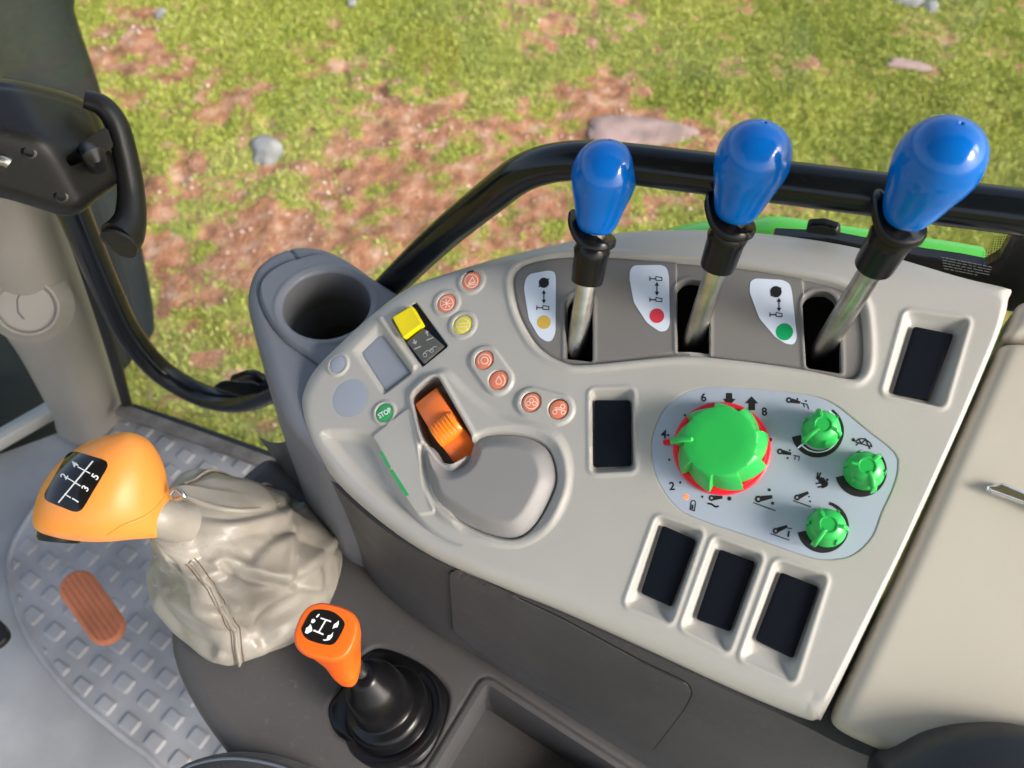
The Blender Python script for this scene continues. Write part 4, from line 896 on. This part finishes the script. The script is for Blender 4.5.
# ------------------------------------------------ main gear lever with leather boot
GL = thing('gear_lever', atz(250, 580, SH), 'tall gear lever with big orange grip and grey leather boot', 'gear lever')
bz = [(SH+.004, [(160, 545), (147, 572), (152, 600), (172, 630), (200, 652), (232, 664), (262, 655), (298, 640), (325, 610), (340, 575), (341, 548), (325, 520), (300, 502), (262, 488), (215, 490), (180, 510)]),
      (SH+.030, [(158, 540), (148, 565), (152, 590), (170, 618), (197, 642), (230, 655), (262, 648), (296, 628), (320, 600), (334, 570), (332, 545), (314, 515), (288, 495), (250, 482), (208, 484), (178, 503)]),
      (SH+.060, [(162, 530), (156, 552), (162, 578), (175, 602), (198, 622), (226, 634), (254, 628), (282, 608), (303, 582), (312, 556), (307, 528), (290, 502), (262, 484), (228, 475), (197, 480), (175, 500)]),
      (SH+.088, [(158, 524), (155, 542), (160, 560), (172, 578), (190, 594), (212, 602), (236, 596), (258, 580), (272, 558), (276, 535), (268, 510), (250, 490), (226, 478), (204, 474), (183, 480), (168, 498)]),
      (SH+.108, [(154, 516), (152, 530), (156, 544), (164, 556), (176, 566), (192, 572), (208, 566), (222, 554), (230, 538), (230, 520), (222, 502), (208, 488), (192, 480), (179, 480), (168, 488), (160, 500)]),
      (SH+.120, [(150, 514), (149, 524), (151, 534), (156, 541), (163, 546), (171, 547), (179, 543), (186, 535), (189, 525), (188, 513), (183, 503), (176, 496), (168, 494), (161, 496), (155, 501), (151, 508)])]
ctrl = [np.array([atz(x, y, z) for x, y in L]) for z, L in bz]
ctrl = [catm(c, 12) for c in ctrl]; NR = len(ctrl[0]); cols = [catm([c[j] for c in ctrl], 16, False) for j in range(NR)]
G = np.array(cols).transpose(1, 0, 2); ns = G.shape[0]
cen = G.mean(1)
S, Tt = np.meshgrid(np.linspace(0, 1, ns), np.arange(NR)/NR*2*math.pi, indexing='ij')
dirs = G-cen[:, None, :]; dirs /= np.linalg.norm(dirs, axis=2, keepdims=True)+1e-9
env = np.sin(math.pi*np.clip(S*1.05, 0, 1))**.7
def fold(t0, s0, ta, wd_, amp):
    d_ = np.abs(np.angle(np.exp(1j*(Tt-t0-ta*(S-s0)-.25*np.sin(S*7+t0*3))))); return 1.15*amp*np.exp(-(np.sqrt(d_**2+.0012)/(wd_*1.2)))*(.55+.45*np.sin(S*6+t0*5))
w_ = fold(2.0, .4, 1.2, .10, -.0075)+fold(1.5, .5, -1.5, .14, .006)+fold(2.7, .5, .9, .12, -.006)+fold(3.5, .5, -1.1, .12, -.007)+fold(.9, .4, 1.0, .13, -.006)+fold(4.2, .6, 1.4, .14, .006)+fold(.3, .5, -.9, .13, .005)+fold(5.2, .5, 1.0, .15, -.006)
w_ = w_*.85+.0045*np.sin(S*13+2.2*np.sin(Tt*1.5+1)+Tt*1.0)+.0015*np.sin(S*26+3*np.cos(Tt*2))*np.sin(Tt*1.5+.6)
n_ = (fbm(Tt*2.2+4, S*5+Tt*.6, 2)-.45)*.012; w_ += n_*np.minimum(1, 6*np.minimum(Tt/6.28, 1-Tt/6.28))
G = G+dirs*(w_*env)[..., None]*np.array([1, 1, .6]); G[..., 2] += (fbm(Tt*1.5+20, S*7, 2)-.45)*.014*env*np.minimum(1, 6*np.minimum(Tt/6.28, 1-Tt/6.28))
# creases pressed into the leather, running over its surface
CAMC = (G.reshape(-1, 3)-CAM)@R; PX = np.stack([512+FPX*CAMC[:, 0]/-CAMC[:, 2], 384-FPX*CAMC[:, 1]/-CAMC[:, 2]], 1)
nG = np.cross(np.gradient(G, axis=0), np.roll(G, -1, 1)-np.roll(G, 1, 1)); nG /= np.linalg.norm(nG, axis=2, keepdims=True)+1e-12
nG *= np.sign((nG*dirs).sum(2, keepdims=True)); facing = ((nG.reshape(-1, 3)*(CAM-G.reshape(-1, 3))).sum(1) > 0)
def cdist(pl):
    pl = catm(pl, 6, False); best = np.full(len(PX), 1e9); sg = np.zeros(len(PX))
    for a, b_ in zip(pl[:-1], pl[1:]):
        e = b_-a; t_ = np.clip(((PX-a)@e)/e.dot(e), 0, 1); v = PX-a-t_[:, None]*e; d_ = np.hypot(v[:, 0], v[:, 1]); c_ = e[0]*v[:, 1]-e[1]*v[:, 0]; m_ = d_ < best; best[m_] = d_[m_]; sg[m_] = np.sign(c_[m_])
    return best*sg
dsp = np.zeros(len(PX))
for pl, am, wd_ in [([(342, 548), (318, 572), (293, 586), (258, 582), (224, 569)], .0065, 4.5), ([(292, 500), (299, 522), (301, 547), (296, 583)], .005, 4), ([(154, 540), (176, 566), (198, 576), (222, 570)], -.0055, 4.5), ([(150, 580), (166, 611), (188, 634), (212, 648)], .0055, 4.5),
                    ([(250, 625), (262, 608), (297, 588), (325, 590)], -.005, 4), ([(182, 512), (215, 517), (245, 516), (296, 503)], .005, 3.5), ([(250, 560), (262, 545), (285, 530)], .004, 4), ([(176, 590), (200, 602), (225, 606)], .0045, 4.5), ([(262, 640), (290, 622), (318, 606)], .004, 4)]:
    d_ = cdist(pl); am *= .6; dsp += -am*np.exp(-np.abs(d_)/wd_)+am*.9*np.exp(-((d_-wd_*2.3)/(wd_*1.3))**2)
G = G+nG*(dsp*facing).reshape(G.shape[:2])[..., None]*np.clip(env*1.6, 0, 1)[..., None]
V, F = loft([G[i] for i in range(ns)]); BT = add('leather_boot', V, F, M['leather'], GL, sharp=0)
def seam_line(idx0, drift, s_a, s_b, name):
    r1 = []; 
    for k_ in range(int(s_a*(ns-1)), int(s_b*(ns-1))+1): j = int(idx0+drift*k_/(ns-1)) % NR; r1.append(G[k_, j]+dirs[k_, j]*.0010)
    V, F = tube(r1, .0016, 8, 2); o = add('seam', V, F, M['leather'], BT)
    m_ = MB()
    for sgn in (-1, 1):
        for k_ in range(int(s_a*(ns-1)), int(s_b*(ns-1))):
            for hh_ in (0, .5):
                kk = k_+hh_; k1 = int(kk); j = int(idx0+drift*kk/(ns-1)) % NR; j2 = (j+sgn) % NR; fr2 = kk-k1
                def gp(jj): return (G[k1, jj]*(1-fr2)+G[min(k1+1, ns-1), jj]*fr2)
                p = gp(j); q_ = gp(j2); e = norm(q_-p); p0_ = p+e*.0034+dirs[k1, j]*.0006; dd = norm(G[min(k1+1, ns-1), j]-G[k1, j])
                V, F = tube([p0_-dd*.0008, p0_+dd*.0008], .00036, 6, 0); m_.put(V, F)
    m_.build('stitching', M['thread'], o)
seam_line(63, 0, .03, .86, ''); seam_line(152, 0, .05, .8, '')
# collar neck and buckle
nb0 = atd(172, 521, .545); na = atd(158, 517, .53)
V, F = tube([atd(185, 524, .56), atd(172, 521, .55), atd(160, 517, .54), atd(148, 513, .535)], [.016, .0145, .0140, .013], 28, 4); add('boot_collar', V, F, M['leather'], GL)
V, F = tube([atd(176, 500, .535), atd(184, 496, .53), atd(176, 489, .53), atd(170, 494, .53)], .0017, 10, 4); add('buckle', V, F, M['strap'], GL)
om3 = onmesh(BT, .0006); V, F = tube([om3(*p) for p in ((186, 497), (205, 505), (228, 510), (255, 510), (280, 503))], [.0016, .0022, .0020, .0016, .0006], 10, 6, .7); add('flap_edge', V, F, M['leather'], BT)
# orange grip
kx = norm(atd(36, 503, .52)-atd(170, 517, .545)); toc = norm(CAM-atd(100, 490, .53)); ky = norm(np.cross(toc, kx)); kz = np.cross(kx, ky)
st_ = [(177, 517, .550, 14, 12), (170, 517, .546, 17, 15), (163, 511, .542, 26, 21), (155, 500, .538, 38, 28), (140, 490, .533, 49, 36), (120, 486.5, .528, 54.5, 41), (98, 488, .525, 53, 43), (76, 491, .524, 47.5, 41), (58, 496, .524, 39, 36), (46, 502, .525, 29, 29), (39, 507, .527, 18, 19), (36, 510, .528, 4, 4)]
cs = catm([(a, b_, c*1000, d_, e) for a, b_, c, d_, e in st_], 5, False)
rings = []
for a, b_, c, hw_, hz_ in cs:
    c /= 1000; k_ = c/FPX; rings.append(ring(atd(a, b_, c), ky*hw_*k_, kz*hz_*k_, 56, 2.25))
V, F = loft(rings); KG = add('orange_grip', V, F, M['orange'], GL, sharp=60)
om = onmesh(KG, .0005); P2, q2, BE, bv, nb = grid_trim(rnd(np.array([(70, 450), (111, 462), (80, 514), (42, 499)], float), 9), 2.2)
A = np.array([om(x, y) for x, y in P2]); pl2 = add('shift_plate', A, q2[:, ::-1], M['gloss'], KG)
mk = Marks(onmesh(KG, .0008))
def z3(x, y): return x*.4793, 400+y*.4793
mk.line([(59.5, 502.4), (93.3, 461.7)], 1.5)
for a_, b_ in (((78.6, 467.2), (90.7, 473.7)), ((68.7, 478.4), (81, 486)), ((65.4, 494), (71.6, 497.7))): mk.line([a_, b_], 1.2)
for s, x, y in (('4', 75.4, 465), ('5', 95.5, 476.8), ('2', 65, 476.5), ('3', 85.8, 488.3), ('1', 76.1, 500.1)): mk.text(s, x, y, 7.2, -58)
mk.build('shift_pattern', M['white'], pl2)
V, F = lathe(atd(62, 529, .533)+kz*.002, norm(ky*(-1 if (R.T@ky)[1] > 0 else 1)), [(.014, -.004), (.014, .006), (.0125, .0085), (.001, .009)], 32); add('side_button', V, F, M['black'], KG)
# ridge seam across the grip
mkp = [(140, 534), (128, 537), (112, 533), (120, 526), (140, 519), (158, 508), (166, 498)]
om2 = onmesh(KG, .0); V, F = tube([om2(x, y) for x, y in [(108, 535), (122, 526), (140, 519), (156, 508), (164, 498)]], .0011, 10, 5); add('grip_ridge', V, F, M['orange'], KG)

# ------------------------------------------------ range lever
RL = thing('range_lever', atz(392, 712, SH-.003), 'short range lever with red-orange knob in a black rubber gaiter', 'gear lever')
g0 = atz(393, 714, SH-.003); g1 = atz(358, 668, SH+.075); gd = norm(g1-g0); a, b_ = perp(gd, (0, 1, 0)); rings = []
gf = hf('gaiter_base', FSH, shrink(gait, 1.0), lambda P: -3+2.0*sst(-sdf(gait, P)/5)+4*sst((48-np.linalg.norm(P-FSH.uv(393, 714), axis=1))/14), M['rubber'], RL, res=1.5, skirt=[(0, 2)])
H_ = np.linalg.norm(g1-g0)
prof = [(.041, -.002), (.0405, .004), (.0395, .0065), (.0375, .007), (.0335, .0065), (.0325, .008), (.0325, .016), (.0315, .020), (.0290, .0225), (.0250, .024), (.0235, .026), (.0230, .034), (.0222, .041), (.0210, .050), (.0185, .058), (.0150, .062), (.0125, .070), (.0090, .0745), (.006, .075)]
V, F = lathe(g0, gd, prof, 56); add('rubber_gaiter', V, F, M['rubber'], RL, sharp=50)
V, F = tube([g0+gd*.06, g0+gd*H_*1.25], .005, 14, 0); add('shaft', V, F, M['steel'], RL)
sta = [(349, 678, .530, 10, 9, 0), (346, 668, .525, 14.5, 14, 0), (342, 655, .520, 18, 18, 0), (336, 645, .513, 24, 21, 0), (331, 637, .506, 29, 24, 0), (327.5, 633, .500, 31, 27, 0), (326.5, 631.5, .496, 30, 26, 0), (326, 631, .4945, 26, 22, 0), (326, 631, .4943, 4, 4, 0)]
dax = norm(atd(326, 631, .485)-atd(351, 668, .525)); fn = norm(CAM-atd(326, 631, .495)); fn = norm(fn+norm(g1-g0)*.5); rt = norm(R@np.array([math.cos(.28), -math.sin(.28), 0])); 
rings = []
for x, y, dp, hw_, hz_, _ in catm([(x, y, dp*1000, a_1, b_1, 0) for x, y, dp, a_1, b_1, _ in sta], 4, False):
    dp /= 1000; wgt = np.clip((.53-dp)/.03, 0, 1); nrm_ = norm(gd*(1-wgt)+fn*wgt); e1_ = norm(rt-rt.dot(nrm_)*nrm_); e2_ = np.cross(nrm_, e1_); rings.append(ring(atd(x, y, dp), e1_*hw_*dp/FPX, e2_*hz_*dp/FPX, 48, 2.7))
V, F = loft(rings); RK = add('orange_knob', V, F, M['orange2'], RL, sharp=60)
om = onmesh(RK, .0004, .5); P2, q2, BE, bv, nb = grid_trim(catm([(302.8, 626), (311, 612.3), (320, 609.6), (333.8, 612.3), (344, 621.4), (343.5, 628.7), (335.6, 642.4), (326.5, 645), (308.2, 639.7), (302, 631.5)], 4), 1.6)
A = np.array([om(x, y) for x, y in P2]); p3 = add('shift_plate', A, q2[:, ::-1], M['gloss'], RK)
mk = Marks(onmesh(RK, .0007, .5)); mk.line([(321, 618.3), (331, 621.7)], 1.5); mk.line([(314, 630.5), (323.3, 634.6)], 1.7); mk.line([(326, 620.2), (318.8, 632.4)], 1.5)
# hare and tortoise pictograms, as small irregular blobs
def blob(pts): mk.poly(pts)
blob([(305, 633), (306.5, 628), (309, 626.5), (310.5, 624), (312, 627), (312.5, 631), (310, 632.5), (307.5, 634)])
blob([(311, 622.5), (312, 619.5), (314.5, 619), (315.8, 621), (314, 623), (312.5, 623.5)])
blob([(316, 617), (318, 614.5), (320, 614), (319, 616.5), (317, 618)])
blob([(332.5, 629), (334, 624.5), (336.5, 623), (339, 620.5), (338.8, 624.5), (337.5, 627.5), (335, 628)])
blob([(323, 639.5), (326.5, 639.5), (328, 635.5), (331, 635), (333.5, 632), (332.5, 637), (330, 640), (326, 641), (323.5, 640.8)])
mk.build('symbols', M['white'], p3)

# ================================================================== RIGHT SIDE CONSOLE, SEAT
SD = thing('side_console', PN.P(1000, 560, -100), 'cream plastic side box right of the control panel with bright handle', 'side console')
sp = PN.poly([(1004, 337), (1100, 348), (1300, 600), (1250, 900), (1000, 800), (905, 762), (850, 738), (832, 726), (836, 708), (905, 562), (962, 432)], -4); sp = rnd(sp, 8)
def sd_h(P):
    d = -sdf(sp, P, 60); return -4-10*(1-np.sqrt(np.clip(1-(1-np.clip(d/9, 0, 1))**2, 0, 1)))
hf('box_lid', PN, sp, sd_h, M['side'], SD, res=2.2, skirt=[(0, 6), (-2, 90)], sharp=50)
sp2 = rnd(PN.poly([(1024, 296), (1120, 300), (1130, 345), (1100, 346), (1005, 335), (1012, 318)], -4), 5)
hf('rear_cover', PN, sp2, lambda P: -4-9*(1-np.sqrt(np.clip(1-(1-np.clip(-sdf(sp2, P, 60)/8, 0, 1))**2, 0, 1))), M['side'], SD, res=2, skirt=[(0, 6), (-2, 80)], sharp=50)
slab('bright_handle', PN, rnd(PN.poly([(984, 487), (1003, 482), (1040, 498), (1080, 520), (1070, 524), (1024, 503), (996, 493)], 2), 2), -5, 2, M['chrome'], SD, bev=1.5, res=.9)
SE = thing('driver_seat', atz(300, 900, FL+.2), 'dark driver seat with grey stitched cushion edge and padded armrest', 'seat')
fs = HZ(SH+.03); sc_ = catm(fs.poly([(150, 790), (168, 762), (205, 748), (245, 746), (290, 756), (340, 785), (420, 900), (300, 1100), (120, 1000)]), 6)
def se_h(P): d = -sdf(sc_, P, 80); return -30*(1-np.sqrt(np.clip(1-(1-np.clip(d/35, 0, 1))**2, 0, 1)))
cu = hf('seat_cushion', fs, sc_, se_h, M['seat'], SE, res=3, skirt=[(2, 20), (0, 80)], sharp=0)
om = onmesh(cu, .001); V, F = tube([fs.w(*p, se_h(np.array([p]))[0]+.6) for p in shrink(sc_, 8)[:38]], .0013, 8, 1); add('piping', V, F, M['piping'], cu)
fa = PN; ar = catm(fa.poly([(880, 775), (905, 755), (940, 737), (985, 729), (1040, 732), (1120, 760), (1120, 900), (900, 850)], 25), 6)
def ar_h(P): d = -sdf(ar, P, 80); return 25-22*(1-np.sqrt(np.clip(1-(1-np.clip(d/28, 0, 1))**2, 0, 1)))
hf('armrest', fa, ar, ar_h, M['armr'], SE, res=2.5, skirt=[(0, 20), (-4, 45)], sharp=0)
